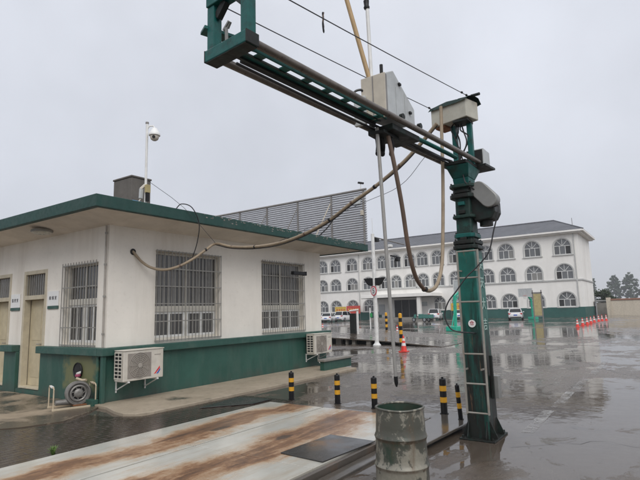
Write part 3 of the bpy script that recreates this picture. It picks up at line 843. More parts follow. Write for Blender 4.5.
# flood lamp fixed to the far window grille
fl = thing('wall_camera', 'dark box camera fixed to the grille of the far window', 'camera', (12.05, 9.24, 2.86))
MB().box(11.55, 12.12, 8.98, 9.10, 2.80, 2.90).build('body', M['black'], fl, bevel=.01)
MB().box(12.12, 12.17, 8.97, 9.11, 2.79, 2.91).build('hood', M['black'], fl, bevel=.006)
MB().bar((11.75, 9.10, 2.85), (11.75, 9.255, 2.85), .03, .03).build('bracket', M['post_grey'], fl)

# ------------------------------------------------------------------ roof fittings
px, py = 6.27, 8.74
cp = thing('camera_mast', 'slim white mast on the gatehouse roof carrying a dome camera', 'mast', (px, py, 3.95))
MB().tube([(px, py, 3.93), (px, py, 5.76)], .026, 12).build('pole', M['white_metal'], cp, smooth=True)
MB().tube([(px, py, 5.74), (px, py, 5.775)], .035, 12).build('cap', M['post_grey'], cp, smooth=True)
mb = MB().tube([(px, py, 5.62), (px + .03, py - .04, 5.69), (px + .08, py - .10, 5.69), (px + .10, py - .12, 5.64)], .017, 8).build('bracket_arm', M['white_metal'], cp, smooth=True)
MB().box(px - .05, px + .05, py - .10, py - .03, 4.23, 4.40).build('junction_box', M['panel_yellow'], cp, bevel=.006)
MB().box(px - .03, px + .03, py - .09, py - .03, 4.05, 4.229).build('cable_box', M['black'], cp, bevel=.004)
MB().bar((px - .03, py - .01, 4.40), (px - .11, py + .03, 4.30), .07, .05).build('bracket', M['ac_body'], cp, bevel=.01)
MB().bar((px - .09, py + .02, 4.32), (px - .10, py + .02, 4.10), .06, .07).build('power_box', M['box_grey'], cp, bevel=.012)
MB().tube(spline([(px - .10, py + .02, 4.10), (px - .13, py + .03, 4.03), (px - .08, py + .02, 3.97)]), .014, 8).build('cable_loop', M['ac_body'], cp, smooth=True)
cx_, cy_, cz_ = px + .10, py - .12, 5.48
dc = thing('dome_camera', 'white domed security camera hanging from the roof mast', 'camera', (cx_, cy_, cz_))
MB().lathe([(.02, .17), (.05, .16), (.075, .11), (.112, .05), (.118, .03), (.118, .0), (.09, -.005)], (cx_, cy_, cz_), 20).build('housing', M['white'], dc, smooth=True)
MB().lathe([(.09, -.006), (.092, -.04), (.075, -.085), (.04, -.11), (.005, -.118)], (cx_, cy_, cz_), 20).build('camera_ball', M['ac_body'], dc, smooth=True)
MB().tube([(cx_ - .05, cy_ - .05, cz_ - .05), (cx_ - .072, cy_ - .062, cz_ - .053)], .032, 12).build('lens', M['black'], dc, smooth=True)
bp = MB().box(6.15, 6.42, 9.02, 9.5, 3.931, 4.13).build('plastic_sheet', M['blue_plastic'], bevel=.05)
tag(bp, 'folded blue plastic sheet lying on the gatehouse roof', 'plastic sheet')

# hoarding of grey slats along the far roof edge, seen from behind
ho = thing('roof_hoarding', 'long hoarding of grey horizontal slats standing on the far roof edge', 'hoarding', (14.8, 13.0, 3.955))
HY0, HY1 = 8.34, 18.2
z = 4.02; sl0 = None
while z < 5.78:
    s = MB(); s.prism([(14.805, z), (14.815, z - .003), (14.885, z + .074), (14.875, z + .078)], 'y', HY0, HY1)
    s.build('slat', M['slat'], ho); z += .082
for y in (8.42, 9.75, 11.28, 12.81, 14.29, 15.8, 17.3):
    MB().bar((14.80, y, 3.93), (14.80, y, 5.82), .05, .06).build('post', M['post_grey'], ho, bevel=.003)
for y in (9.75, 11.28, 12.81, 14.29, 15.8):
    MB().bar((14.77, y + .03, 5.55), (14.0, y + .35, 3.96), .03, .03).build('brace', M['box_beige'] if y < 10 else M['post_grey'], ho)
MB().tube([(14.80, HY0 - .05, 5.86), (14.80, HY1, 5.86)], .045, 10).build('top_rail', M['post_grey'], ho, smooth=True)
MB().box(14.70, 14.77, 8.50, 8.74, 5.36, 5.66).build('control_box', M['box_grey'], ho, bevel=.006)
MB().box(14.70, 14.77, 8.40, 8.50, 4.95, 5.12).build('junction_box', M['box_beige'], ho, bevel=.006)
MB().tube(spline([(14.72, 8.75, 5.45), (14.5, 9.3, 5.05), (14.4, 9.7, 4.6), (14.2, 10.1, 4.2), (14.1, 10.3, 3.97)]), .022, 8).build('cable', M['cable'], ho, smooth=True)
hc = thing('bullet_camera', 'small dark bullet camera on the top corner of the roof hoarding', 'camera', (14.8, 8.5, 5.9))
MB().tube([(14.8, 8.5, 5.90), (14.8, 8.5, 6.08)], .016, 8).build('stem', M['white_metal'], hc, smooth=True)
MB().bar((14.72, 8.56, 6.12), (14.88, 8.42, 6.10), .07, .06).build('body', M['black'], hc, bevel=.008)

# ------------------------------------------------------------------ blower in its tube frame
bl = thing('blower', 'grey centrifugal blower on a cream tube frame by the house corner', 'blower', (5.45, 9.9, 0))
bx0, by0 = 5.47, 9.58
def vol(t): return .19 + .05 * t / (2 * math.pi)
vx = Vector((-.30, -.95, 0)).normalized()          # axis of the fan, pointing towards the yard
ax_u = Vector((-vx.y, vx.x, 0)); ctr = Vector((bx0, by0, .27))
def ringpt(r, a, dd): return ctr + ax_u * (r * math.cos(a)) + Vector((0, 0, r * math.sin(a))) + vx * dd
def disc(r0, r1, d0, d1, n=28):
    m = MB(); vs = []
    for dd, rad in ((d0, r1), (d1, r1), (d1, r0), (d0, r0)):
        vs += [ringpt(rad, 2 * math.pi * k / n, dd) for k in range(n)]
    fs = []
    for q in range(4):
        for k in range(n): fs.append((q * n + k, q * n + (k + 1) % n, ((q + 1) % 4) * n + (k + 1) % n, ((q + 1) % 4) * n + k))
    m.add(vs, fs); return m
def turned(prof, n=36):
    m = MB(); vs = [ringpt(rad, 2 * math.pi * k / n, dd) for rad, dd in prof for k in range(n)]
    fs = [(q * n + k, q * n + (k + 1) % n, (q + 1) * n + (k + 1) % n, (q + 1) * n + k) for q in range(len(prof) - 1) for k in range(n)]
    m.add(vs, fs); return m
turned([(.02, -.16), (.19, -.16), (.215, -.14), (.225, -.06), (.215, -.055), (.215, -.03), (.228, -.025), (.230, .03), (.215, .055), (.19, .058), (.178, .03), (.165, .025)]).build('volute', M['blower_grey'], bl, smooth=True)
turned([(.165, .022), (.10, .010), (.001, .010)]).build('intake_cavity', M['dark'], bl)
turned([(.160, .02), (.155, .050), (.135, .058), (.118, .045), (.112, .015)]).build('intake_ring', M['blower_grey'], bl, smooth=True)
turned([(.088, .015), (.084, .05), (.06, .068), (.03, .072), (.001, .068)]).build('intake_hub', M['blower_grey'], bl, smooth=True)
for k in range(7):
    a = 2 * math.pi * k / 7
    MB().bar(ringpt(.08, a, .045), ringpt(.125, a + .25, .045), .012, .02, vx).build('intake_vane', M['blower_grey'], bl)
disc(.01, .10, -.34, -.162).build('motor', M['blower_grey'], bl, smooth=True)
MB().tube([ringpt(.17, R(240), -.04), ringpt(.17, R(240), -.04) - ax_u * .16, ringpt(.17, R(240), -.04) - ax_u * .30], [.065, .055, .05], 14).build('discharge', M['blower_grey'], bl, smooth=True)
P0 = ctr - Vector((0, 0, .27))
def fp(u, d, z): return P0 + ax_u * u + vx * d + Vector((0, 0, z))
lo = -.46; hi = .27
for u in (lo, hi):
    MB().tube([fp(u, .20, .03), fp(u, .20, .40), fp(u, .17, .43), fp(u, -.22, .43), fp(u, -.25, .40), fp(u, -.25, .03)], .013, 8).build('frame_hoop', M['tube_cream'], bl, smooth=True)
    MB().tube([fp(u, .08, .43), fp(u, -.10, .43)], .024, 8).build('grip', M['white_metal'] if u < 0 else M['tube_cream'], bl, smooth=True)
for dd in (.20, -.25):
    MB().bar(fp(lo - .02, dd, .033), fp(hi + .02, dd, .033), .035, .035).build('frame_skid', M['tube_cream'], bl, bevel=.004)
MB().bar(fp(-.1, -.02, .055), fp(.2, -.02, .055), .24, .02).build('base_plate', M['rust'], bl)
vv = thing('valve', 'small magenta and white valve fitting below the round wall outlet', 'valve', (5.74, 9.98, .45))
MB().lathe([(.0, .03), (.05, .02), (.055, 0), (.05, -.02), (0, -.03)], (5.70, 10.02, .55), 12, False).build('handwheel', M['pink_plastic'], vv, smooth=True)
MB().tube([(5.66, 10.0, .50), (5.72, 9.88, .46), (5.74, 9.78, .47)], .026, 8).build('pipe', M['tube_cream'], vv, smooth=True)
MB().tube([(5.69, 10.04, .58), (5.785, 10.05, .60)], .03, 8).build('connector', M['white_metal'], vv, smooth=True)

# a weed in the joint by the deck
wd = MB()
for i in range(30):
    a = random.uniform(0, 6.28); r = random.uniform(.03, .10); h = random.uniform(.04, .12)
    cxx, cyy = 3.42, 6.50
    tip = (cxx + r * math.cos(a), cyy + r * math.sin(a), .02 + h); b = (cxx + r * .45 * math.cos(a), cyy + r * .45 * math.sin(a), .02 + h * .75)
    s = .009; nx, ny = -math.sin(a) * s, math.cos(a) * s
    wd.add([(cxx, cyy, .0), (b[0] + nx, b[1] + ny, b[2]), tip, (b[0] - nx, b[1] - ny, b[2])], [(0, 1, 2, 3)])
tag(wd.build('weed', M['weed']), 'small bright green weed growing between the wet dark bricks', 'plant')
# ------------------------------------------------------------------ striped safety bollards
def bollard():
    t = thing('bollard', 'x', 'bollard', (0, 0, 0), group='short black and yellow bollards round the weighbridge')
    r = .052; H = .53
    MB().lathe([(r, 0), (r, .17), (r, .17)], (0, 0, 0), 16).build('post', M['blackpaint'], t, smooth=True, local=True)
    MB().lathe([(.066, 0), (.066, .010), (.05, .012)], (0, 0, .0), 16).build('foot', M['blackpaint'], t, smooth=True, local=True)
    for z0, z1, m in ((.171, .25, 'yellow'), (.251, .34, 'blackpaint'), (.341, .42, 'yellow'), (.421, .51, 'blackpaint')):
        MB().lathe([(r + (.001 if m == 'yellow' else 0), z0), (r + (.001 if m == 'yellow' else 0), z1)], (0, 0, 0), 16).build('band', M[m], t, smooth=True, local=True)
    MB().lathe([(r, .511), (r * .85, .525), (.018, .53), (.018, .55), (.0, .555)], (0, 0, 0), 16, False).build('cap', M['blackpaint'], t, smooth=True, local=True)
    return t
b_ = bollard()
for i, (x, y, z, tx, ty, lab) in enumerate(((8.0, 6.34, .0, 0, 0, 'striped bollard nearest the gatehouse, in front of the green dado'),
        (8.05, 5.29, .0, 0, 0, 'striped bollard in the middle of the three across the far end of the weighbridge deck'),
        (7.98, 4.47, .0, 0, 0, 'striped bollard directly behind the rusty open drum'),
        (7.64, 3.06, .095, 0, 0, 'striped bollard standing on the concrete kerb left of the crane column'),
        (7.36, 2.70, .095, 0, .09, 'thinner, slightly tilted striped bollard closest to the crane ladder'))):
    o = b_ if i == 0 else copy_tree(b_)
    o.location = (x, y, z); o.rotation_euler = (tx, ty, i * .7); o['label'] = lab
    if ty: o.scale = (.62, .62, .94)

# ------------------------------------------------------------------ steel drum
dr = thing('steel_drum', 'open steel drum with flaking olive and cream paint beside the weighbridge', 'drum', (4.44, 2.22, 0))
rt, rb = .225, .252
def rr(z): return rb + (rt - rb) * z / .8
prof = [(rb - .01, .0), (rb + .006, .004), (rb + .006, .02), (rr(.03), .03)]
for zc in (.285, .535):
    prof += [(rr(zc - .035), zc - .035), (rr(zc) + .006, zc - .018), (rr(zc) + .013, zc), (rr(zc) + .006, zc + .018), (rr(zc + .035), zc + .035)]
    if zc < .3: prof += [(rr(.36), .36), (rr(.44), .44)]
prof += [(rr(.63), .63), (rr(.72), .72), (rt, .785)]
m = MB().lathe(prof, (4.44, 2.22, 0), 48, False)
# small dents
for i, v in enumerate(m.v):
    a = math.atan2(v[1] - 2.22, v[0] - 4.44); q = 1 + .010 * math.sin(2 * a + 1.0) * max(0, v[2] - .5) / .3 - .022 * math.exp(-((a + 2.9) / .22) ** 2 - ((v[2] - .42) / .07) ** 2) - .014 * math.exp(-((a + 2.0) / .25) ** 2 - ((v[2] - .4) / .12) ** 2) * 2 + .004 * math.sin(3 * a + v[2] * 5)
    m.v[i] = (4.44 + (v[0] - 4.44) * q, 2.22 + (v[1] - 2.22) * q, v[2])
m.build('drum_body', M['drum'], dr, smooth=True)
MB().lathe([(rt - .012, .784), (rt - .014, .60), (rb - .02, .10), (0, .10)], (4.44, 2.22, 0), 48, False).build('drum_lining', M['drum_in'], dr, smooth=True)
MB().tube([(4.44 + (rt + .001) * (1 + .010 * math.sin(2 * t + 1.0)) * math.cos(t), 2.22 + (rt + .001) * (1 + .010 * math.sin(2 * t + 1.0)) * math.sin(t), .79 + .003 * math.sin(3 * t)) for t in [2 * math.pi * k / 48 for k in range(49)]], .0105, 8, False).build('rim', M['drum'], dr, smooth=True)

# ------------------------------------------------------------------ grain sampling crane
CX, CY = 6.93, 2.24
cr = thing('sampling_crane', 'tall green sampling crane with a long twin rail boom over the yard', 'crane', (CX, CY, 0))
hw, hd = .13, .20
# box column, leaning very slightly
def cz(z): return CY + .012 * z
col = MB()
def ring(z, a, b): return [(CX - b, cz(z) - a, z), (CX + b, cz(z) - a, z), (CX + b, cz(z) + a, z), (CX - b, cz(z) + a, z)]
lv = [(.02, hw + .01, hd + .01), (2.50, hw - .005, hd - .02)]
vs_ = ring(*lv[0]) + ring(*lv[1])
col.add(vs_, [(0, 1, 5, 4), (1, 2, 6, 5), (2, 3, 7, 6), (3, 0, 4, 7), (4, 5, 6, 7)])
column = col.build('column', M['column'], cr, bevel=.012)
MB().box(CX - .30, CX + .30, CY - .23, CY + .23, 0, .022).build('base_plate', M['crane_dark'], column, bevel=.004)
for sx in (-1, 1):
    for y in (CY - .12, CY + .12):
        q = MB(); q.prism([(CX + sx * (hd + .012), .023), (CX + sx * .29, .023), (CX + sx * .29, .05), (CX + sx * (hd + .010), .24)], 'y', y - .007, y + .007); q.build('gusset', M['crane_dark'], column)
for sy in (-1, 1):
    for x in (CX - .15, CX + .15):
        q = MB(); q.prism([(CY + sy * (hw + .012), .023), (CY + sy * .225, .023), (CY + sy * .225, .05), (CY + sy * (hw + .010), .24)], 'x', x - .007, x + .007); q.build('gusset', M['crane_dark'], column)
for x in (CX - .26, CX + .26):
    for y in (CY - .19, CY + .19):
        MB().tube([(x, y, .022), (x, y, .055)], .016, 6).build('anchor_bolt', M['crane_dark'], column)
# slewing post with its collars
yt = CY + .035
def boxring(m, z, a, b): m.add([], []); return [(CX - b, yt - a, z), (CX + b, yt - a, z), (CX + b, yt + a, z), (CX - b, yt + a, z)]
def boxpost(z0, a0, b0, z1, a1, b1):
    m = MB(); m.add(boxring(m, z0, a0, b0) + boxring(m, z1, a1, b1), [(3, 2, 1, 0), (4, 5, 6, 7), (0, 1, 5, 4), (1, 2, 6, 5), (2, 3, 7, 6), (3, 0, 4, 7)]); return m
post = boxpost(2.49, .112, .15, 3.42, .105, .13).build('slewing_post', M['post_grime'], cr, bevel=.02)
boxpost(3.421, .105, .13, 3.52, .115, .15).build('neck', M['crane_green'], cr, bevel=.01)
boxpost(3.521, .115, .15, 3.685, .165, .27).build('boom_bracket', M['crane_green'], cr, bevel=.008)
for z, h, g_, m, tw in ((2.505, .055, .060, 'crane_dark', .03), (2.575, .055, .05, 'crane_dark', -.05), (2.665, .06, .035, 'crane_green', .0), (2.94, .045, .042, 'post_grime', .03),
                        (3.225, .06, .055, 'crane_dark', -.04), (3.30, .05, .02, 'crane_dark', .0), (3.375, .05, .06, 'post_grime', .05)):
    q = MB(); a, b = .112 + g_, .145 + g_
    vs_ = [(CX + (x * math.cos(tw) - y * math.sin(tw)), yt + (x * math.sin(tw) + y * math.cos(tw)), zz) for zz in (z, z + h) for x, y in ((-b, -a * .72), (-b * .7, -a), (b * .7, -a), (b, -a * .72), (b, a * .72), (b * .7, a), (-b * .7, a), (-b, a * .72))]
    q.add(vs_, [tuple(range(7, -1, -1)), tuple(range(8, 16))] + [(i, (i + 1) % 8, 8 + (i + 1) % 8, 8 + i) for i in range(8)])
    q.build('collar', M[m], post, bevel=.010)
    for sx, sy in ((-1, -1), (-1, 1), (1, -1)):
        x, y = CX + sx * b * .78, yt + sy * a * .78
        MB().tube([(x, y, z + h - .002), (x, y, z + h + .022)], .013, 6).build('collar_bolt', M['crane_dark'], post)
for z in (2.62, 3.0, 3.12):
    MB().box(CX - .185, CX - .135, yt - .04, yt + .05, z, z + .05).build('lug', M['crane_green'] if z > 3.1 else M['crane_dark'], post, bevel=.006)
MB().tube(spline([(CX - .17, yt - .05, 3.55), (CX - .2, yt - .09, 3.42), (CX - .12, yt - .17, 3.33), (CX - .06, yt - .2, 3.30)]), .010, 6).build('cable', M['cable'], post, smooth=True)
# ladder
lad = MB()
LX = CX - .36
for y in (CY - .205, CY + .075):
    q = MB().bar((LX + .05, y + .02, .34), (LX + .07, y + .03, 2.47), .022, .03, (1, 0, 0)); q.build('ladder_rail', M['ladder'], cr, bevel=.003)
for z in (.355, .72, 1.10, 1.40, 1.78, 2.10, 2.46):
    if z == 1.40: continue
    MB().tube([(LX + .052 + .009 * z, CY - .205 + .02, z), (LX + .052 + .009 * z, CY + .075 + .02, z)], .012, 8).build('ladder_rung', M['ladder'], cr, smooth=True)
for z in (.9, 2.2):
    for y in (CY - .12, CY + .09):
        MB().bar((LX + .06, y, z), (CX - hd + .01, y, z), .015, .02).build('ladder_stay', M['ladder'], cr)
# sticker and lettering on the column
sk = MB().tube([(CX - hd - .012, CY - .01, 1.49), (CX - hd - .004, CY - .01, 1.49)], .050, 24).build('sticker', M['white'], cr)
text('sticker_mark', '仓', .062, M['ink_red'], cr, (CX - hd - .0145, CY - .01, 1.495), (0, -1, 0), (0, 0, 1))
for ch_, z in (('关', 2.28), ('天', 2.03), ('大', 1.74), ('吉', 1.46)):
    text('lettering', ch_, .17, M['letter'], cr, (CX + .02, cz(z) - hw - .007, z), (1, 0, 0), (0, 0, 1), .004)
# isolator on the side
MB().box(CX + .03, CX + .16, CY - hw - .10, CY - hw - .012, .50, .79).build('isolator_box', M['galv'], cr, bevel=.006)
MB().box(CX - .02, CX + .025, CY - hw - .05, CY - hw - .012, .50, 1.06).build('conduit', M['crane_dark'], cr, bevel=.004)
# slew drive: belt guard over a dark housing
sd_ = MB(); sd_.prism([(CY - .05, 3.30), (CY - .05, 2.95), (CY - .10, 2.89), (CY - .33, 2.91), (CY - .38, 3.0), (CY - .38, 3.16), (CY - .22, 3.32)], 'x', CX - .06, CX + .26); sd_.build('drive_housing', M['crane_dark'], cr, bevel=.015)
MB().tube([(CX + .10, CY - .21, 2.90), (CX + .10, CY - .21, 2.83)], .09, 16).build('drive_motor', M['crane_dark'], cr, smooth=True)
gq = []
A = Vector((CX - .07, CY - .19, 3.325)); B = Vector((CX - .07, CY - .325, 3.165)); rg = .112
dd_ = (B - A).normalized(); pn = Vector((0, -dd_.z, dd_.y))
gp = [A + pn * rg * math.cos(t) - dd_ * rg * math.sin(t) for t in [math.pi * k / 10 for k in range(11)]] + \
     [B - pn * rg * math.cos(t) + dd_ * rg * math.sin(t) for t in [math.pi * k / 10 for k in range(11)]]
MB().prism([(p.y, p.z) for p in gp], 'x', CX - .12, CX + .06).build('belt_guard', M['galv'], cr, bevel=.012, smooth=True)
# boom
BA = Vector((7.15, 2.28, 3.78)); BB = Vector((2.66, 2.66, 3.78))
bd = (BB - BA).normalized(); bp_ = Vector((-bd.y, bd.x, 0)); bp_ = bp_ if bp_.y < 0 else -bp_     # points to the upper (right hand) rail
Bl = (BB - BA).length
def bs(X): return (BA.x - X) / abs(bd.x)
def bpnt(s, o, z=0.): return BA + bd * s + bp_ * o + Vector((0, 0, z))
boom = MB().bar(bpnt(.10, 0, -.065), bpnt(.50, 0, -.065), .37, .05).build('boom_root', M['crane_dark'], cr, bevel=.01)
for o in (-.20, .20):
    MB().tube([bpnt(.05, o), bpnt(Bl, o)], .034, 14).build('boom_rail', M['rail'], boom, smooth=True)
s0, s1 = .55, Bl - .05
s0 = bs(4.72)
for o, w_, h_ in ((.015, .055, .018), (.135, .014, .03)):
    MB().bar(bpnt(s0, o, -.01), bpnt(s1, o, -.01), w_, h_).build('rack_beam', M['crane_green'], boom, bevel=.003)
MB().bar(bpnt(s0, -.012, -.032), bpnt(s1, -.012, -.032), .03, .02).build('rack_beam', M['crane_dark'], boom)
MB().bar(bpnt(s0, .062, -.02), bpnt(s1, .062, -.02), .012, .016).build('rack_comb', M['crane_dark'], boom)
k = s0 + .1
while k < s1:
    MB().bar(bpnt(k, .043, -.012), bpnt(k, .127, -.012), .085, .012).build('rack_tie', M['crane_green'], boom); k += .29
sc0 = .55
for o, sag, r in ((-.052, .02, .016), (-.105, .035, .013)):
    pts = [bpnt(sc0 - .2 + (s1 - sc0 + .1) * q / 16, o + .03 * math.sin(q / 16 * 3.1), -.03 - sag * math.sin(math.pi * q / 16)) for q in range(17)]
    MB().tube(pts, r, 8).build('cable', M['cable'], boom, smooth=True)
MB().tube(spline([bpnt(.5, .05, .0), bpnt(.9, .08, -.02), bpnt(1.4, .02, .02), bpnt(1.9, .06, -.02)]), .028, 8).build('hydraulic_hose', M['crane_green'], boom, smooth=True)
MB().tube(spline([bpnt(.4, -.06, -.01), bpnt(.9, -.03, -.06), bpnt(1.5, -.08, -.03), bpnt(2.0, -.03, -.04)]), .018, 8).build('cable', M['cable'], boom, smooth=True)
# end frame
ef = MB().bar(bpnt(Bl, -.25, -.005), bpnt(Bl, .25, -.005), .13, .10).build('end_frame', M['crane_green'], cr, bevel=.008)
for o in (-.205, .205):
    MB().bar(bpnt(Bl, o, .046), bpnt(Bl, o, .43), .085, .085, bd).build('end_post', M['crane_green'], ef, bevel=.006)
MB().bar(bpnt(Bl, -.25, .476), bpnt(Bl, .25, .476), .11, .088).build('end_header', M['crane_green'], ef, bevel=.006)
MB().bar(bpnt(Bl + .05, -.30, .26), bpnt(Bl - .42, -.12, .22), .12, .03).build('end_shelf', M['crane_green'], ef, bevel=.004)
for o in (-.25, .25):
    MB().bar(bpnt(Bl, o - .006, -.005), bpnt(Bl, o + .006, -.005), .134, .104).build('end_cap', M['crane_dark'], ef, bevel=.004)
MB().bar(bpnt(Bl, -.24, -.058), bpnt(Bl, .24, -.058), .12, .006).build('end_pad', M['crane_dark'], ef)
for o, o2 in ((-.16, -.06), (.16, .06)):
    MB().bar(bpnt(Bl, o, .33), bpnt(Bl, o2, .43), .06, .05, bd).build('end_brace', M['crane_dark'], ef)
q = MB(); q.bar(bpnt(Bl, -.05, .046), bpnt(Bl, -.055, .20), .022, .02, bd); q.bar(bpnt(Bl - .01, -.055, .20), bpnt(Bl - .01, -.02, .245), .03, .02, bd); q.bar(bpnt(Bl, -.02, .245), bpnt(Bl, -.09, .19), .02, .018, bd)
q.build('limit_switch', M['galv'], ef, bevel=.003)
# counterweight box at the tail
MB().box(7.10, 7.40, 2.02, 2.27, 3.745, 3.985).build('tail_box', M['box_grey'], cr, bevel=.006)
MB().box(7.092, 7.0985, 2.035, 2.255, 3.76, 3.97).build('tail_opening_shade', M['dark'], cr)  # flat dark panel painting the shaded inside of the open box
MB().bar(bpnt(-.27, .12, -.06), bpnt(.098, .12, -.06), .38, .03).build('tail_plate', M['crane_dark'], cr)
# top cabinet on two green posts
for o, m in ((-.06, 'crane_dark'), (.16, 'crane_green')):
    MB().bar((CX, CY + .06 - o, 3.72), (CX, CY + .06 - o, 4.34), .07, .07).build('cabinet_post', M['crane_green'], cr, bevel=.004)
cab = MB(); cab.bar((7.00, 2.64, 4.50), (6.84, 2.06, 4.50), .30, .27)
cab = cab.build('cabinet', M['box_cream'], cr, bevel=.01)
q = MB()
v0 = []
for i in range(9):
    t = i / 8; c0 = Vector((7.01, 2.67, 0)).lerp(Vector((6.83, 2.02, 0)), t); nrm = Vector((.58, -.16, 0)).normalized()
    for j in range(7):
        u = (j / 6 - .5) * .36
        zz = 4.645 + .085 * (1 - (abs(u) / .18) ** 2) * (.5 + .5 * math.sin(math.pi * min(1, t * 1.3 + .1))) + random.uniform(-.016, .016)
        if j in (0, 6): zz -= random.uniform(.02, .05)
        v0.append(tuple(c0 + nrm * u + Vector((0, 0, zz))))
q.add(v0, [(i * 7 + j, i * 7 + j + 1, i * 7 + j + 8, i * 7 + j + 7) for i in range(8) for j in range(6)])
q.build('rain_cover', M['tarp'], cab, smooth=True)
MB().tube([(6.85, 2.06, 4.70), (6.80, 1.93, 4.68)], .022, 8).build('cover_rod', M['crane_dark'], cab, smooth=True)
MB().bar((6.99, 2.60, 4.35), (6.95, 2.44, 4.35), .22, .03).build('cabinet_foot', M['rust'], cab)
for i in range(5):
    y0 = 2.36 - .035 * i; u_ = random.uniform; pts = [(6.90, y0, 4.37), (6.84 + u_(-.05, .05), y0 + u_(-.06, .06), 4.24 + u_(-.05, .05)), (6.88 + u_(-.04, .04), y0 + u_(-.08, .08), 4.08 + u_(-.06, .06)), (6.9, 2.3 + u_(-.05, .05), 3.8)]
    MB().tube(spline(pts), .010, 6).build('cabinet_cable', M['cable'], cab, smooth=True)

MB().box(6.74, 6.98, 2.10, 2.32, 4.325, 4.362).build('cabinet_tray', M['crane_dark'], cab, bevel=.004)
MB().tube([(6.842, 2.50, 4.50), (6.834, 2.50, 4.50)], .018, 10).build('cable_entry', M['dark'], cab)
# carriage with its cabinet
ca = MB().bar(bpnt(2.36, 0, -.08), bpnt(1.75, 0, -.08), .33, .07).build('carriage', M['crane_dark'], cr, bevel=.01)
yb = 2.49
prof_ = [(4.66, 3.84), (4.66, 4.27), (4.88, 4.38), (5.42, 4.09), (5.42, 3.90), (4.92, 3.84)]
MB().prism(prof_, 'y', yb - .165, yb + .12).build('carriage_cabinet', M['box_grey'], ca, bevel=.008)
MB().box(4.645, 4.659, yb - .175, yb + .125, 3.76, 4.27).build('front_panel', M['box_beige'], ca, bevel=.004)
MB().box(4.66, 4.70, yb - .172, yb - .166, 3.85, 4.262).build('corner_strip', M['post_grey'], ca)
MB().box(4.638, 4.6445, yb - .03, yb - .02, 3.77, 4.26).build('panel_seam', M['post_grey'], ca)
for x in (4.92, 5.15): MB().box(x, x + .008, yb - .169, yb - .166, 3.86, 4.2).build('side_rib', M['box_grey'], ca)
MB().box(4.60, 4.644, yb + .06, yb + .20, 3.72, 4.05).build('side_box', M['box_grey'], ca, bevel=.006)
MB().box(4.72, 5.1, yb - .10, yb + .10, 3.625, 3.664).build('carriage_tray', M['crane_dark'], ca, bevel=.006)
for (x, z) in ((5.02, 4.26), (5.28, 4.0)):
    MB().box(x - .035, x + .015, yb - .19, yb - .166, z - .014, z + .014).build('latch', M['black'], ca, bevel=.004)
for x in (4.95, 5.35):
    for o in (-.2, .2):
        s = bs(x); c0 = bpnt(s, o, .055)
        MB().tube([c0 - bp_ * .02, c0 + bp_ * .02], .035, 12).build('carriage_wheel', M['crane_dark'], ca, smooth=True)
MB().tube(spline([(4.64, yb + .16, 3.98), (4.58, yb + .18, 4.10), (4.63, yb + .12, 4.14), (4.68, yb + .1, 4.1)]), .014, 6).build('cable', M['cable'], ca, smooth=True)
MB().tube([(4.80, yb - .06, 4.30), (4.80, yb - .06, 4.45)], .02, 8).build('cable_gland', M['black'], ca, smooth=True)
for i, (dx, dy) in enumerate(((.05, .02), (.12, -.06), (.0, .05))):
    MB().tube(spline([(4.83 + dx, yb + dy, 3.66), (4.86 + dx, yb + dy, 3.55), (4.90 + dx, yb + dy + .03, 3.48), (4.84 + dx, yb + dy, 3.44)]), .03, 8).build('hose_end', M['black'], ca, smooth=True)
# sampling rod
rod = MB().tube([(4.745, 2.487, 3.70), (4.785, 2.42, 1.02)], [.021, .019], 12).build('sampling_rod', M['rod'], cr, smooth=True)
MB().tube([(4.785, 2.42, 1.02), (4.787, 2.417, .95), (4.788, 2.416, .915)], [.022, .02, .008], 12).build('rod_tip', M['black'], rod, smooth=True)
MB().tube([(4.725, 2.52, 4.26), (4.70, 2.545, 6.4)], .021, 10).build('rod_head', M['white_metal'], rod, smooth=True)
MB().tube([(4.712, 2.533, 5.13), (4.710, 2.535, 5.15), (4.7095, 2.5352, 5.17), (4.708, 2.536, 5.23)], [.03, .036, .028, .033], 10).build('rod_clamp', M['black'], rod, smooth=True)
MB().tube([(4.72, 2.53, 4.22), (4.60, 2.73, 5.26), (4.48, 2.93, 6.3)], .026, 10).build('suction_pipe', M['tan_pole'], cr, smooth=True)

# hoses
def hose(name, pts, r, m, label, cat='hose', kk=6, n=10):
    o = MB().tube(spline(pts, kk), r, n).build(name, m, smooth=True); tag(o, label, cat); return o
hose('hose', [(6.437, 9.40, 3.085), (6.45, 9.35, 3.06), (6.589, 9.255, 2.862), (6.758, 9.136, 2.734), (6.978, 8.981, 2.692), (7.235, 8.8, 2.781), (7.496, 8.616, 2.962), (7.692, 8.478, 3.146), (7.874, 8.35, 3.287),
              (7.751, 7.724, 3.147), (7.592, 6.908, 3.055), (7.438, 6.117, 3.043), (7.299, 5.407, 3.126), (7.173, 4.763, 3.288), (7.072, 4.243, 3.498), (6.974, 3.742, 3.672), (6.875, 3.238, 3.902), (6.802, 2.86, 4.137), (6.742, 2.553, 4.373)],
     .030, M['hose'], 'long tan hose slung from a hole in the gatehouse wall up to the crane')
LOOP = spline([(4.86, 2.42, 3.66), (4.933, 2.39, 3.301), (5.047, 2.377, 2.864), (5.162, 2.382, 2.423), (5.3, 2.388, 2.125), (5.494, 2.396, 1.971), (5.75, 2.408, 1.918), (6.048, 2.421, 2.0), (6.287, 2.432, 2.269), (6.415, 2.437, 2.751), (6.548, 2.443, 3.473), (6.615, 2.446, 4.071), (6.661, 2.448, 4.58)])
lh = MB().tube(LOOP[33:], .024, 10).build('hose', M['hose'], smooth=True)
tag(lh, 'hose hanging in a deep loop between crane carriage and top cabinet, brown then tan', 'hose')
MB().tube(LOOP[:34], .0245, 10).build('rubber_sleeve', M['hose_dark'], lh, smooth=True)
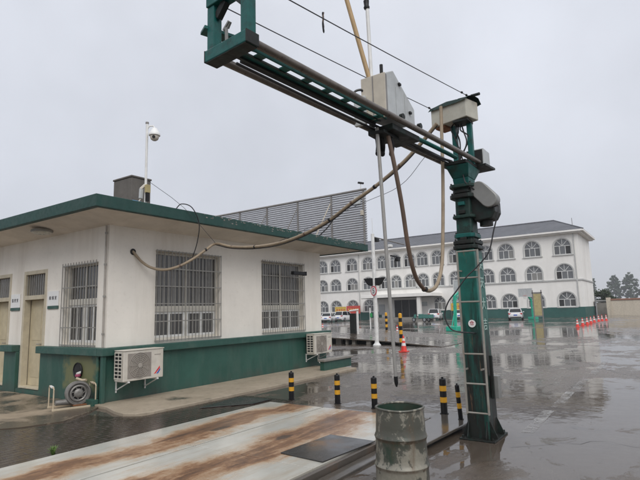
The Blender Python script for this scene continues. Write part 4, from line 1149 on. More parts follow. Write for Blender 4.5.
MB().tube([LOOP[33] - Vector((.03, 0, -.0)), LOOP[33] + Vector((.03, 0, .006))], .030, 10).build('coupling', M['black'], lh, smooth=True)
hose('cable', [(6.85, 1.88, 3.05), (6.625, 1.737, 3.001), (6.603, 1.818, 2.702), (6.581, 1.897, 2.418), (6.538, 2.039, 2.242), (6.488, 2.192, 2.093), (6.443, 2.323, 1.914), (6.404, 2.426, 1.774), (6.387, 2.472, 1.606), (6.406, 2.421, 1.449), (6.44, 2.329, 1.396), (6.489, 2.189, 1.381), (6.75, 2.2, 1.36)],
     .009, M['cable'], 'loose black cable looping down from the crane drive across the ladder', 'cable')
hose('cable', [(7.52, 8.72, 2.98), (7.50, 8.55, 3.3), (7.42, 8.40, 3.70), (7.2, 8.38, 4.02), (6.98, 8.46, 4.08), (6.9, 8.55, 3.97)], .011, M['cable'], 'short black cable hooked over the green roof edge above the near window', 'cable')
hose('wire', [(px + .02, py, 4.52), (7.0, 8.42, 4.0), (7.874, 8.35, 3.29)], .005, M['wire'], 'thin wire from the roof mast down to the slung hose', 'wire', 3, 5)
hose('wire', [(7.45, 6.2, 3.06), (7.0, 4.1, 3.42), (6.75, 3.2, 3.55), (6.7, 2.75, 3.9)], .004, M['wire'], 'thin slack wire below the slung hose near the boom', 'wire', 5, 5)
for i, p in enumerate(((7.235, 8.8, 2.781), (7.692, 8.478, 3.146), (7.751, 7.724, 3.147), (7.592, 6.908, 3.055), (7.299, 5.407, 3.126), (7.173, 4.763, 3.288), (7.072, 4.243, 3.498), (6.974, 3.742, 3.672), (6.875, 3.238, 3.902))):
    h = bpy.data.objects['hose']; a = Vector(p); d = Vector((-.05, -.22, .08)).normalized() if i > 2 else Vector((.25, -.17, .1)).normalized()
    MB().tube([a - d * .02, a + d * .02], .035, 10).build('tie', M['black' if i % 2 else 'hose_dark'], h, smooth=True)
MB().tube(spline([(7.874, 8.35, 3.262), (7.74, 7.724, 3.112), (7.592, 6.908, 3.015), (7.438, 6.117, 3.000), (7.299, 5.407, 3.088), (7.173, 4.763, 3.25), (7.072, 4.243, 3.462), (6.875, 3.238, 3.865), (6.742, 2.553, 4.34)]), .010, 6).build('slung_cable', M['cable'], bpy.data.objects['hose'], smooth=True)
# overhead steel wires to the top cabinet
def ohw(p, q, lab, ins):
    p = Vector(p); q = Vector(q); far = q + (q - p) * 0 ; e_ = p + (p - q) * 1.5
    pts = [q.lerp(e_, t / 12) - Vector((0, 0, .06 * math.sin(math.pi * t / 12))) for t in range(13)]
    t_ = thing('overhead_wire', lab, 'wire', tuple(q), group='overhead stay wires of the crane')
    MB().tube(pts, .0055, 6).build('strand', M['wire'], t_, smooth=True)
    d_ = (p - q).normalized()
    for s in ins:
        c0 = q + d_ * s
        MB().tube([c0 - d_ * .03, c0, c0 + d_ * .03], [.008, .017, .008], 8).build('insulator', M['black'], t_, smooth=True)
ohw((2.99, 2.214, 4.20), (6.86, 2.09, 4.70), 'upper overhead wire with a dark tag hanging from it', (.12, .30))
ohw((2.80, 2.907, 4.376), (6.98, 2.62, 4.64), 'lower overhead wire passing just above the boom', (.10, .28))
wt = thing('wire_tag', 'dark strip dangling from the upper overhead wire', 'tag', (3.40, 2.27, 4.32))
MB().tube(spline([(3.505, 2.34, 4.40), (3.512, 2.341, 4.34), (3.50, 2.338, 4.28), (3.515, 2.34, 4.20)]), [.006] + [.009] * 17 + [.004], 6).build('strip', M['black'], wt, smooth=True)
MB().tube(spline([(3.515, 2.335, 4.40), (3.50, 2.336, 4.33), (3.508, 2.334, 4.25)]), .006, 6).build('strip', M['hose_dark'], wt, smooth=True)

# ------------------------------------------------------------------ second weighbridge and gate lane, middle distance
wf = thing('weighbridge', 'second weighbridge platform in the middle of the yard beyond the gatehouse', 'weighbridge', (23.5, 12, 0))
def topz(y): return .02 + (y - 8.6) * .055
pts = [(21.6, 8.6), (22.3, 11.9), (22.0, 14.4), (23.0, 19.5), (30, 19.5), (29, 8.6)]
m = MB(); n = len(pts)
m.add([(x, y, topz(y) - .05) for x, y in pts] + [(x, y, topz(y)) for x, y in pts], [tuple(range(n - 1, -1, -1)), tuple(range(n, 2 * n))] + [(i, (i + 1) % n, n + (i + 1) % n, n + i) for i in range(n)])
m.build('deck_plate', M['yard'], wf)
m = MB(); pin = [(x + .5, y) for x, y in pts]
pin = [(22.2, 9.0), (22.8, 11.9), (22.5, 14.4), (23.5, 19.3), (29.9, 19.3), (28.9, 9.0)]
m.add([(x, y, 0) for x, y in pin] + [(x, y, topz(y) - .051) for x, y in pin], [(i, (i + 1) % n, n + (i + 1) % n, n + i) for i in range(n)])
m.build('deck_gap_shade', M['crane_dark'], wf)  # recessed face coloured near-black for the shade under the deck
for y, hw_ in ((12.25, .06), (12.7, .12), (13.55, .09), (13.95, .05), (14.5, .16), (15.5, .09), (16.5, .09)):
    MB().box(22.15 + hw_, 22.35 + hw_, y - hw_, y + hw_, 0, topz(y - .1) - .055).build('support_block', M['rubble'], wf, bevel=.01)

tp = thing('camera_pole', 'tall white pole with a camera arm, black flood lamps and a speed sign', 'pole', (21.9, 12.0, 0))
TX, TY = 21.9, 12.0
MB().lathe([(.20, 0), (.20, .03), (.13, .10), (.105, .14), (.10, .2), (.085, 5.4), (.085, 5.5), (0, 5.52)], (TX, TY, 0), 16, False).build('pole', M['white_metal'], tp, smooth=True)
MB().tube([(TX, TY, 5.35), (TX + 3.6, TY - .0, 5.30)], .035, 8).build('arm', M['post_grey'], tp, smooth=True)
MB().tube([(TX, TY, 5.5), (TX, TY, 6.3)], .012, 6).build('antenna', M['white_metal'], tp, smooth=True)
for (dx, dz, m_, s) in ((.35, -.05, 'black', .16), (1.9, -.22, 'white_metal', .13)):
    MB().box(TX + dx - s, TX + dx + s, TY - s * .7, TY + s * .7, 5.3 + dz - s * .7, 5.3 + dz + s * .5).build('camera', M[m_], tp, bevel=.03)
MB().bar((TX + 1.9, TY, 4.55), (TX + 2.9, TY - .05, 4.5), .09, .07).build('arm', M['black'], tp, bevel=.01)
MB().box(TX + 2.5, TX + 2.8, TY - .12, TY + .1, 4.3, 4.48).build('camera', M['black'], tp, bevel=.03)
for s in (-1, 1):
    q = MB(); q.prism([(TY + s * .09, 3.28), (TY + s * .09, 2.94), (TY + s * .20, 2.90), (TY + s * .36, 2.98), (TY + s * .56, 3.28)], 'x', TX - .12, TX + .10); q.build('flood_lamp', M['black'], tp, bevel=.01)
sn = Vector((math.cos(R(155)), math.sin(R(155)), 0)); sc_ = Vector((TX, TY, 2.64)) + sn * .16 + Vector((-.05, -.10, 0))
sg = MB().tube([sc_ - sn * .02, sc_], .24, 28).build('sign_disc', M['signred'], tp)
MB().tube([sc_ + sn * .001, sc_ + sn * .006], .19, 28).build('sign_face', M['white'], sg)
text('sign_numeral', '5', .36, M['ink'], sg, sc_ + sn * .009, (-sn.y, sn.x, 0), (0, 0, 1))
MB().tube([Vector((TX, TY, 2.64)), sc_ - sn * .02], .03, 8).build('sign_bracket', M['white_metal'], tp)
# barrier cabinet
bc = thing('barrier_machine', 'dark barrier cabinet with a pale cap and white post beyond the gatehouse', 'barrier', (25.5, 15.3, 0))
MB().box(25.3, 25.65, 15.30, 15.62, .3, 1.55).build('cabinet', M['crane_dark'], bc, bevel=.02)
MB().bar((25.3, 15.60, 1.70), (25.5, 15.12, 1.76), .36, .09).build('cap', M['white_metal'], bc, bevel=.03)
MB().tube([(25.4, 15.14, .2), (25.4, 15.14, 1.68)], .07, 12).build('post', M['white_metal'], bc, smooth=True)
wp = thing('lane_post', 'thin white post with a green lamp between camera pole and barrier cabinet', 'post', (32.8, 18.45, 0))
MB().tube([(32.8, 18.45, 0), (32.8, 18.45, 1.9)], .05, 10).build('pole', M['white_metal'], wp, smooth=True)
MB().box(32.68, 32.78, 18.25, 18.40, 1.2, 1.5).build('lamp', M['green_light'], wp, bevel=.01)
def tall_post(x, y, lab):
    t = thing('striped_post', lab, 'bollard', (x, y, 0), group='tall black and yellow posts in the yard')
    r = .085; n = 8
    for k in range(n):
        z0 = k * 1.5 / n; z1 = (k + 1) * 1.5 / n - .001
        MB().lathe([(r, z0), (r, z1)], (x, y, 0), 14).build('band', M['blackpaint' if k % 2 == 0 else 'yellow'], t, smooth=True)
    MB().lathe([(r, 1.5), (r * .6, 1.53), (0, 1.54)], (x, y, 0), 14, False).build('cap', M['yellow'], t, smooth=True)
tall_post(30.34, 15.85, 'tall striped post right behind the sampling rod, farther of the two')
tall_post(21.7, 10.6, 'tall striped post beside the nearest red traffic cone')

# traffic cones
def cone():
    t = thing('traffic_cone', 'x', 'traffic cone', (0, 0, 0), group='red and white traffic cones in the yard')
    MB().prism([(-.19, -.19), (.19, -.19), (.19, .19), (-.19, .19)], 'z', 0, .035).build('base', M['cone_red'], t, local=True, bevel=.01)
    def rc(z): return .145 - .115 * (z - .035) / .70
    for z0, z1, m in ((.036, .27, 'cone_red'), (.271, .40, 'cone_white'), (.401, .50, 'cone_red'), (.501, .61, 'cone_white'), (.611, .735, 'cone_red')):
        MB().lathe([(rc(z0), z0), (rc(z1), z1)], (0, 0, 0), 14).build('band', M[m], t, smooth=True, local=True)
    return t
c_ = cone()
CONES = [(18.98, 9.17, 'nearest red and white traffic cone, in front of the tall striped post'),
         (31.6, 15.7, 'small traffic cone half hidden behind the sampling rod'),
         (32.7, 19.7, 'traffic cone beside the dark barrier cabinet'),
         (36.6, 25.4, 'traffic cone just past the corner of the gatehouse wall'),
         (43.58, 6.22, 'traffic cone at the left, nearest end of the row by the far building'),
         (46.67, 6.27, 'second traffic cone from the left in the row by the far building'),
         (48.95, 6.22, 'third traffic cone from the left in the row by the far building'),
         (52.0, 6.3, 'fourth traffic cone from the left in the row by the far building'),
         (54.9, 6.35, 'fifth traffic cone from the left in the row by the far building'),
         (57.2, 6.22, 'sixth traffic cone from the left in the row by the far building'),
         (59.4, 6.15, 'seventh traffic cone from the left in the row by the far building'),
         (60.2, 5.85, 'traffic cone at the right, farthest end of the row by the far building')]
for i, (x, y, lab) in enumerate(CONES):
    o = c_ if i == 0 else copy_tree(c_)
    o.location = (x, y, 0); o.rotation_euler = (0, 0, i * .9); o['label'] = lab
    if i == 0: o.scale = (.88, .88, .88)

# basketball stands
def hoop(x, y, rz, lab):
    t = thing('basketball_stand', lab, 'basketball hoop', (x, y, 0), rz, 'green basketball stands facing each other')
    MB().box(-.9, .5, -.42, .42, 0, .34).build('base', M['mint'], t, local=True, bevel=.03)
    q = MB().bar((-.1, 0, .34), (.05, 0, 2.65), .19, .19, (1, 0, 0)); q.build('pole', M['mint'], t, local=True, bevel=.01)
    MB().bar((.02, 0, 2.60), (1.75, 0, 3.25), .13, .16).build('arm', M['mint'], t, local=True, bevel=.01)
    MB().bar((-.7, 0, .34), (0, 0, 1.7), .06, .06).build('brace', M['mint'], t, local=True)
    MB().bar((.1, 0, 2.2), (1.2, 0, 3.0), .05, .05).build('brace', M['mint'], t, local=True)
    MB().box(1.78, 1.82, -.9, .9, 2.9, 3.95).build('backboard', M['box_grey'], t, local=True)
    q = MB()
    for a in ((-.92, -.86, 2.88, 3.97), (.86, .92, 2.88, 3.97), (-.86, .86, 2.88, 2.94), (-.86, .86, 3.91, 3.97)): q.box(1.77, 1.835, *a)
    q.build('board_frame', M['far_frame'], t, local=True)
    MB().tube([(2.06 + .225 * math.cos(a), .225 * math.sin(a), 3.05) for a in [2 * math.pi * k / 20 for k in range(21)]], .014, 6, False).build('ring', M['cone_red'], t, local=True)
    q = MB()
    for k in range(10):
        a = 2 * math.pi * k / 10; b = a + .5
        q.tube([(2.06 + .22 * math.cos(a), .22 * math.sin(a), 3.04), (2.06 + .13 * math.cos(b), .13 * math.sin(b), 2.6)], .008, 4)
        q.tube([(2.06 + .22 * math.cos(b), .22 * math.sin(b), 3.04), (2.06 + .13 * math.cos(a), .13 * math.sin(a), 2.6)], .008, 4)
    tag(q.build('net', M['far_frame'], t, local=True), None, None, kind='stuff')
    return t
hoop(37.6, 13.7, R(-6), 'green basketball stand half hidden behind the crane column')
hoop(69.2, 15.0, R(172), 'green basketball stand with its white backboard in front of the far building')

# notice board on legs
nb_ = thing('notice_board', 'narrow upright notice board with a plain yellow panel by the far building', 'notice board', (66.0, 13.6, 0))
nx, ny = 66.0, 13.6
for s in (-.50, .50): MB().box(nx - .06, nx + .06, ny + s - .06, ny + s + .06, 0, 3.65).build('post', M['post_grey'], nb_, bevel=.01)
MB().box(nx - .06, nx + .06, ny - .60, ny + .60, 3.22, 3.40).build('header', M['post_grey'], nb_, bevel=.01)
MB().box(nx - .03, nx + .03, ny - .43, ny + .43, .55, 3.21).build('panel', M['panel_yellow'], nb_)
MB().box(nx - .05, nx + .05, ny - .43, ny + .43, .40, .549).build('sill', M['post_grey'], nb_)

# banners in front of the far building
for (x, y0, y1, z0, z1, m_, lab) in ((78.6, 49.2, 51.6, 1.2, 2.5, 'banner_yellow', 'yellow banner on a frame behind the white cars at the far left'),
                                    (78.6, 46.2, 49.1, 1.2, 2.6, 'banner_red', 'red banner on a frame beside the yellow one at the far left'),
                                    (78.6, 25.2, 29.3, 1.3, 2.5, 'banner_yellow', 'yellow banner behind the white car beyond the crane ladder')):
    t = thing('banner', lab, 'banner', (x, (y0 + y1) / 2, 0))
    MB().box(x - .02, x + .02, y0, y1, z0, z1).build('cloth', M[m_], t)
    for y in (y0 + .05, y1 - .05): MB().bar((x + .05, y, 0), (x + .05, y, z1), .05, .05).build('leg', M['post_grey'], t)
    q = MB()
    nn = int((y1 - y0) / .5)
    for k in range(nn):
        yy = y0 + .3 + k * (y1 - y0 - .4) / nn
        q.box(x - .024, x - .021, yy, yy + .26, (z0 + z1) / 2 - .05, (z0 + z1) / 2 + .22); q.box(x - .024, x - .021, yy + .03, yy + .2, (z0 + z1) / 2 - .24, (z0 + z1) / 2 - .1)
    q.build('print', M['banner_red' if m_ == 'banner_yellow' else 'banner_yellow'], t)

# ------------------------------------------------------------------ cars
def car(name, lab, x, y, rz, suv=False, paint='car_white', sc=1.):
    t = thing(name, lab, 'car', (x, y, 0), rz, 'cars parked in front of the far building')
    L = 4.5; H = 1.68 if suv else 1.47; W = .9
    # stations: x, half width, bottom z, shoulder z
    st = [(-2.25, .62, .42, .80), (-2.17, .80, .26, .93), (-1.7, .88, .20, .98 + .05 * suv), (-.6, .90, .19, .97), (.6, .90, .19, .95), (1.35, .88, .20, .92), (1.95, .82, .24, .84), (2.18, .70, .30, .74), (2.25, .55, .40, .66)]
    st = [(a, b, c, d + (.08 if suv else 0)) for a, b, c, d in st]
    m = MB(); vs = []; cross = [(-1, .25), (-1.0, .65), (-.93, .93), (-.75, 1.0), (.75, 1.0), (.93, .93), (1.0, .65), (1, .25), (.88, 0), (-.88, 0)]
    for a, b, c, d in st:
        for u, v in cross: vs.append((a, u * b, c + v * (d - c)))
    nc = len(cross); fs = [tuple(range(nc)), tuple((len(st) - 1) * nc + k for k in range(nc - 1, -1, -1))]
    for i in range(len(st) - 1):
        for k in range(nc): fs.append((i * nc + k, i * nc + (k + 1) % nc, (i + 1) * nc + (k + 1) % nc, (i + 1) * nc + k))
    m.add(vs, fs); m.build('body', M[paint], t, local=True, smooth=True)
    rear = -2.05 if suv else -1.75
    z0 = .93 + (.08 if suv else 0)
    cab = [(rear, .74, z0), (rear + .35, .62, H - .07), (rear + .75, .60, H - .005), (-.1, .61, H), (.45, .60, H - .06), (1.35, .72, z0 - .02)]
    m = MB(); vs = []
    for a, b, zt in cab:
        vs += [(a, -b, zt), (a, b, zt)]
    base = [(rear - .02, .80, z0 - .03), (rear + .33, .82, z0 - .03), (rear + .75, .83, z0 - .03), (-.1, .83, z0 - .03), (.45, .83, z0 - .03), (1.38, .78, z0 - .06)]
    nb = len(vs)
    for a, b, zt in base: vs += [(a, -b, zt), (a, b, zt)]
    fs = []
    for i in range(5):
        fs.append((2 * i, 2 * i + 1, 2 * i + 3, 2 * i + 2))
        fs.append((nb + 2 * i, 2 * i, 2 * i + 2, nb + 2 * i + 2)); fs.append((2 * i + 1, nb + 2 * i + 1, nb + 2 * i + 3, 2 * i + 3))
    fs += [(nb, nb + 1, 1, 0), (nb + 10, 10, 11, nb + 11)]
    m.add(vs, fs); m.build('windows', M['carglass'], t, local=True)
    m = MB(); vs = []
    for a, b, zt in cab[1:5]: vs += [(a, -b - .012, zt + .008), (a, b + .012, zt + .008), (a, -b - .03, zt - .05), (a, b + .03, zt - .05)]
    fs = []
    for i in range(3): fs += [(4 * i, 4 * i + 1, 4 * i + 5, 4 * i + 4), (4 * i + 2, 4 * i, 4 * i + 4, 4 * i + 6), (4 * i + 1, 4 * i + 3, 4 * i + 7, 4 * i + 5)]
    m.add(vs, fs); m.build('roof', M[paint], t, local=True, smooth=True)
    for s in (-1, 1):
        q = MB()
        q.bar((rear + .0, s * .76, z0), (rear + .36, s * .645, H - .06), .07, .05); q.bar((.47, s * .625, H - .08), (1.33, s * .755, z0 - .02), .05, .05); q.bar((-.25, s * .83, z0 - .02), (-.22, s * .635, H - .04), .06, .03)
        q.build('pillar', M[paint], t, local=True)
        q = MB().box(.85, 1.0, s * .86 if s > 0 else -1.02, 1.02 if s > 0 else -.86, .92, 1.05); q.build('mirror', M[paint], t, local=True, bevel=.03)
        zt = .70 + (.12 if suv else 0)
        q = MB().box(-2.235, -2.10, min(s * .50, s * .84), max(s * .50, s * .84), zt, zt + .17); q.build('tail_light', M['tail'], t, local=True, bevel=.02)
        q = MB().box(1.98, 2.17, min(s * .48, s * .76), max(s * .48, s * .76), .62, .76); q.build('headlight', M['lamp_clear'], t, local=True, bevel=.03)
        for xx in (-1.38, 1.38):
            q = MB(); q.tube([(xx, s * .70, .32), (xx, s * .905, .32)], .32, 20)
            w = q.build('wheel', M['tyre'], t, local=True, bevel=.03, smooth=True)
            MB().tube([(xx, s * .90, .32), (xx, s * .914, .32)], .21, 16).build('rim', M['rim'], w, local=True)
    MB().box(-2.262, -2.235, -.22, .22, .55, .69).build('number_plate', M['plate'], t, local=True)
    MB().box(-2.27, -2.10, -.72, .72, .30, .40).build('rear_bumper', M['tyre'], t, local=True, bevel=.03)
    MB().box(2.13, 2.262, -.42, .42, .38, .58).build('front_grille', M['tyre'], t, local=True, bevel=.02)
    t.scale = (sc, sc, sc)
    return t
car('parked_car', 'white sedan parked left of the white estate car, nearest the gatehouse wall', 69.0, 46.6, R(20))
car('parked_car', 'white estate car in front of the red banner, second from the gatehouse wall', 73.2, 46.2, R(2), True)
car('parked_car', 'dark car mostly hidden behind the white sedan at the far left', 74.6, 51.3, R(10), False, 'car_dark')
car('parked_car', 'white estate car parked left of the crane column by the green plinth', 74.2, 30.2, R(14), True)
car('parked_car', 'white car half hidden behind the crane ladder', 75.0, 26.4, R(10))
car('parked_car', 'white sedan seen from behind, parked beside the basketball backboard', 69.8, 17.2, R(12))

# cargo tricycle
ct = thing('cargo_tricycle', 'teal cargo tricycle parked in front of the far entrance', 'tricycle', (63.0, 27.6, 0), R(80))
def wheel(x, y, r=.3):
    w = MB().tube([(x, y - .05, r), (x, y + .05, r)], r, 18).build('wheel', M['tyre'], ct, local=True, smooth=True)
    MB().tube([(x, y - .056, r), (x, y + .056, r)], r * .6, 14).build('rim', M['rim'], w, local=True)
wheel(-.75, -.5); wheel(-.75, .5); wheel(1.25, 0)
MB().box(-1.45, .1, -.58, .58, .48, .54).build('bed', M['teal'], ct, local=True)
q = MB(); q.box(-1.45, .1, -.60, -.57, .54, .98); q.box(-1.45, .1, .57, .60, .54, .98); q.box(-1.48, -1.45, -.6, .6, .54, .98); q.box(.1, .13, -.6, .6, .54, 1.05); q.build('side_board', M['teal'], ct, local=True)
q = MB(); q.bar((-.2, 0, .45), (1.0, 0, .42), .08, .08); q.tube([(1.25, 0, .3), (1.05, 0, 1.0), (1.0, 0, 1.1)], .03, 8); q.tube([(.95, -.35, 1.12), (1.02, -.1, 1.1), (1.02, .1, 1.1), (.95, .35, 1.12)], .02, 8)
q.build('frame', M['crane_dark'], ct, local=True)
MB().box(.2, .65, -.2, .2, .62, .76).build('seat', M['black'], ct, local=True, bevel=.04)
MB().box(1.05, 1.5, -.1, .1, .6, .66).build('mudguard', M['teal'], ct, local=True, bevel=.02)
MB().box(1.0, 1.08, -.25, .25, .5, 1.0).build('front_shield', M['teal'], ct, local=True, bevel=.02)

# ------------------------------------------------------------------ far three-storey building
FX, FY0, FY1 = 80.0, 10.30, 92.0
fb = thing('office_building', 'long white three storey building with arched windows and slate hip roof', 'building', (FX, FY0, 0))
FD = 12.0
WY = [12.70, 16.87, 20.72, 23.78, 26.33, 28.97, 31.97, 34.69, 37.07, 39.77, 42.40, 45.33, 48.78, 52.46, 55.47, 58.9, 62.6, 66.2, 69.8, 73.4, 77.0, 80.6, 84.2, 87.8]
WY = [y - .25 for y in WY]
ROWS = [(1.50, 3.63), (5.46, 7.68), (9.05, 11.40)]
def arch(yc, w, z0, z1, n=10):
    r = w / 2; zs = z1 - r * .92
    return [(yc - r, z0), (yc + r, z0)] + [(yc + r * math.cos(t), zs + r * .92 * math.sin(t)) for t in [math.pi * k / n for k in range(0, n + 1)]]
# wall built in vertical bands so that the windows sit in real openings
def facade():
    mb = MB(); n = 10
    zed = [0, 5.40, 9.0, 12.15]
    def q(y0, y1, z0, z1): mb.add([(FX, y0, z0), (FX, y1, z0), (FX, y1, z1), (FX, y0, z1)], [(0, 1, 2, 3)])
    for ri, (z0, z1) in enumerate(ROWS):
        zb = (0, 5.40, 8.9)[ri]; zt = (5.40, 8.9, 12.2)[ri]
        cur = FY0
        for yc in WY:
            w = 2.30 if (yc < 22 or yc > 44) else 2.0
            if ri == 0 and 32.5 < yc < 43: continue
            a, b = yc - w / 2, yc + w / 2
            q(cur, a, zb, zt); q(a, b, zb, z0); cur = b
            r = w / 2; zs = z1 - r * .92
            top = [(yc + r * math.cos(t), zs + r * .92 * math.sin(t)) for t in [math.pi * k / n for k in range(n + 1)]]
            for k in range(n):
                (ya, za), (yb_, zb_) = top[k], top[k + 1]
                mb.add([(FX, ya, za), (FX, yb_, zb_), (FX, yb_, zt), (FX, ya, zt)], [(0, 1, 2, 3)])
            loop = [(a, z0), (b, z0)] + top
            for k in range(len(loop)):
                p, p2 = loop[k], loop[(k + 1) % len(loop)]
                mb.add([(FX, p[0], p[1]), (FX, p2[0], p2[1]), (FX + .25, p2[0], p2[1]), (FX + .25, p[0], p[1])], [(0, 1, 2, 3)])
        q(cur, FY1, zb, zt)
    return mb
facade().build('facade', M['far_white'], fb)
m = MB(); m.add([(FX, FY0, 0), (FX + FD, FY0, 0), (FX + FD, FY0, 12.2), (FX, FY0, 12.2)], [(0, 1, 2, 3)]); m.add([(FX, FY1, 0), (FX + FD, FY1, 0), (FX + FD, FY1, 12.2), (FX, FY1, 12.2)], [(0, 1, 2, 3)])
m.add([(FX + FD, FY0, 0), (FX + FD, FY1, 0), (FX + FD, FY1, 12.2), (FX + FD, FY0, 12.2)], [(0, 1, 2, 3)]); m.build('end_wall', M['far_white'], fb)
m = MB()
for y0, y1 in ((FY0 - .06, 32.6), (42.6, FY1)): m.box(FX - .08, FX - .003, y0, y1, 0, 1.44)
m.box(FX - .003, FX + FD, FY0 - .08, FY0 - .003, 0, 1.44)
m.build('plinth', M['far_green'], fb)
m = MB(); m.box(FX - .12, FX - .004, FY0 - .12, FY1, 5.22, 5.42); m.box(FX - .003, FX + FD, FY0 - .12, FY0 - .004, 5.22, 5.42); m.build('string_course', M['far_trim'], fb)
m = MB(); 
for y in (FY0 + .5, 46.9):
    for za, zb in ((1.45, 5.21), (5.43, 12.0)): MB().box(FX - .14, FX - .005, y, y + .12, za, zb).build('downpipe', M['far_trim'], fb)
# cornice and roof
m = MB(); m.box(FX - .55, FX + FD + .5, FY0 - .6, FY1 + .6, 12.03, 12.20); m.box(FX - .85, FX + FD + .8, FY0 - .9, FY1 + .9, 12.203, 12.48); m.build('cornice', M['far_white'], fb, bevel=.04)
e0, e1, r0 = FX - .85, FX + FD + .8, 15.1
hy = FY0 + 3.9
m = MB(); m.add([(e0, FY0 - .9, 12.485), (e1, FY0 - .9, 12.485), (e1, FY1 + .9, 12.485), (e0, FY1 + .9, 12.485), ((e0 + e1) / 2, hy, r0), ((e0 + e1) / 2, FY1 - 5.6, r0)],
                [(0, 1, 4), (1, 2, 5, 4), (2, 3, 5), (3, 0, 4, 5)])
rf = m.build('roof', M['tile'], fb)
MB().tube([((e0 + e1) / 2, hy, r0 + .03), ((e0 + e1) / 2, FY1 - 5.6, r0 + .03)], .12, 8).build('ridge_tile', M['tile'], rf, smooth=True)
MB().tube([(e0, FY0 - .9, 12.5), ((e0 + e1) / 2, hy, r0 + .02)], .10, 8).build('hip_tile', M['tile'], rf, smooth=True)
MB().tube([(FX + 2, FY0 + .8, 12.3), (FX + 2, FY0 + .8, 14.6)], .04, 6).build('lightning_rod', M['post_grey'], rf)

def arch_window(yc, w, z0, z1):
    r = w / 2 - .001; zs = z1 - w / 2 * .92
    n = 12
    # surround moulding outside
    o = [(yc + (r + .16) * math.cos(t), zs + (r * .92 + .16) * math.sin(t)) for t in [math.pi * k / n for k in range(n + 1)]]
    i = [(yc + (r + .002) * math.cos(t), zs + (r * .92 + .002) * math.sin(t)) for t in [math.pi * k / n for k in range(n + 1)]]
    m = MB()
    for k in range(n):
        vs = [(xx, p[0], p[1]) for xx in (FX - .06, FX - .003) for p in (o[k], o[k + 1], i[k + 1], i[k])]
        m.add(vs, [(0, 1, 2, 3), (0, 4, 5, 1), (2, 6, 7, 3)])
    for s in (-1, 1): m.box(FX - .06, FX - .003, min(yc + s * (r + .002), yc + s * (r + .16)), max(yc + s * (r + .002), yc + s * (r + .16)), z0, zs)
    m.box(FX - .14, FX - .003, yc - r - .26, yc + r + .26, z0 - .14, z0 - .002)
    wn = m.build('window', M['far_trim'], fb)
    xg = FX + .14
    m = MB(); t = .08; x0, x1 = xg - .06, xg
    for u in (-r, -r / 3 - t / 2, r / 3 - t / 2, r - t): m.box(x0, x1, yc + u, yc + u + t, z0, zs)
    m.box(x0 - .004, x1, yc - r, yc + r, zs - t / 2, zs + t / 2); m.box(x0 - .004, x1, yc - r, yc + r, z0, z0 + t)
    for k in range(n):
        a = [(yc + q * math.cos(math.pi * kk / n), zs + q * .92 * math.sin(math.pi * kk / n)) for kk in (k, k + 1) for q in (r, r - t)]
        vs = [(x0 - .002, a[0][0], a[0][1]), (x0 - .002, a[2][0], a[2][1]), (x0 - .002, a[3][0], a[3][1]), (x0 - .002, a[1][0], a[1][1])]
        m.add(vs, [(0, 1, 2, 3)])
    for a in (50, 90, 130):
        m.bar((xg - .03, yc, zs), (xg - .03, yc + (r - .03) * math.cos(R(a)), zs + (r - .03) * .92 * math.sin(R(a))), .06, .07, (1, 0, 0))
    m.build('frame', M['far_frame'], wn)
    for k in range(3):
        a = yc - r + k * 2 * r / 3
        m = MB(); m.box(xg - .03, xg - .02, a, a + 2 * r / 3, z0, zs)
        m.build('pane', M[random.choice(('pane_far', 'pane_far', 'pane_far2', 'pane_far2', 'pane_cur', 'pane_open'))], wn)
    m = MB(); m.add([(xg - .024, y_, z_) for y_, z_ in [(yc + r * math.cos(t_), zs + r * .92 * math.sin(t_)) for t_ in [math.pi * k / n for k in range(n + 1)]]], [tuple(range(n + 1))])
    m.build('pane', M['pane_far'], wn)
for ri, (z0, z1) in enumerate(ROWS):
    for yc in WY:
        if yc > 62: break
        if ri == 0 and 32.5 < yc < 43: continue
        arch_window(yc, 2.30 if (yc < 22 or yc > 44) else 2.0, z0, z1)
# entrance: canopy, columns, doors
cn = MB().box(75.4, FX - .004, 31.2, 44.2, 3.75, 4.30).build('entrance_canopy', M['far_white'], fb, bevel=.03)
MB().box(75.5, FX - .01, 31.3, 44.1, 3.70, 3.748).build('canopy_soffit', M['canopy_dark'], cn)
for y in (33.6, 41.6): MB().box(75.7, 76.3, y - .3, y + .3, 0, 3.699).build('entrance_column', M['far_white'], cn, bevel=.03)
m = MB(); m.box(FX - .07, FX - .003, 32.62, 42.58, 0, 3.69); m.build('entrance_wall', M['far_white'], fb)
MB().box(FX - .10, FX - .072, 35.9, 40.0, 0, 3.35).build('doorway', M['dark'], fb)  # near-black sheet painting the unlit inside of the entrance
for y in (37.2, 38.6): MB().box(FX - .14, FX - .102, y - .05, y + .05, 0, 3.3).build('door_mullion', M['post_grey'], fb)
MB().box(FX - .13, FX - .072, 41.9, 43.1, .9, 2.7).build('poster', M['box_grey'], fb)
MB().box(FX - .13, FX - .072, 33.9, 35.2, 2.2, 2.9).build('name_board', M['box_grey'], fb)
m = MB()
for k in range(3): m.box(74.8 + k * .4, FX - .08, 32.8 - .0, 42.4, k * .14, (k + 1) * .14 - .001)
m.build('entrance_step', M['rubble'], fb)

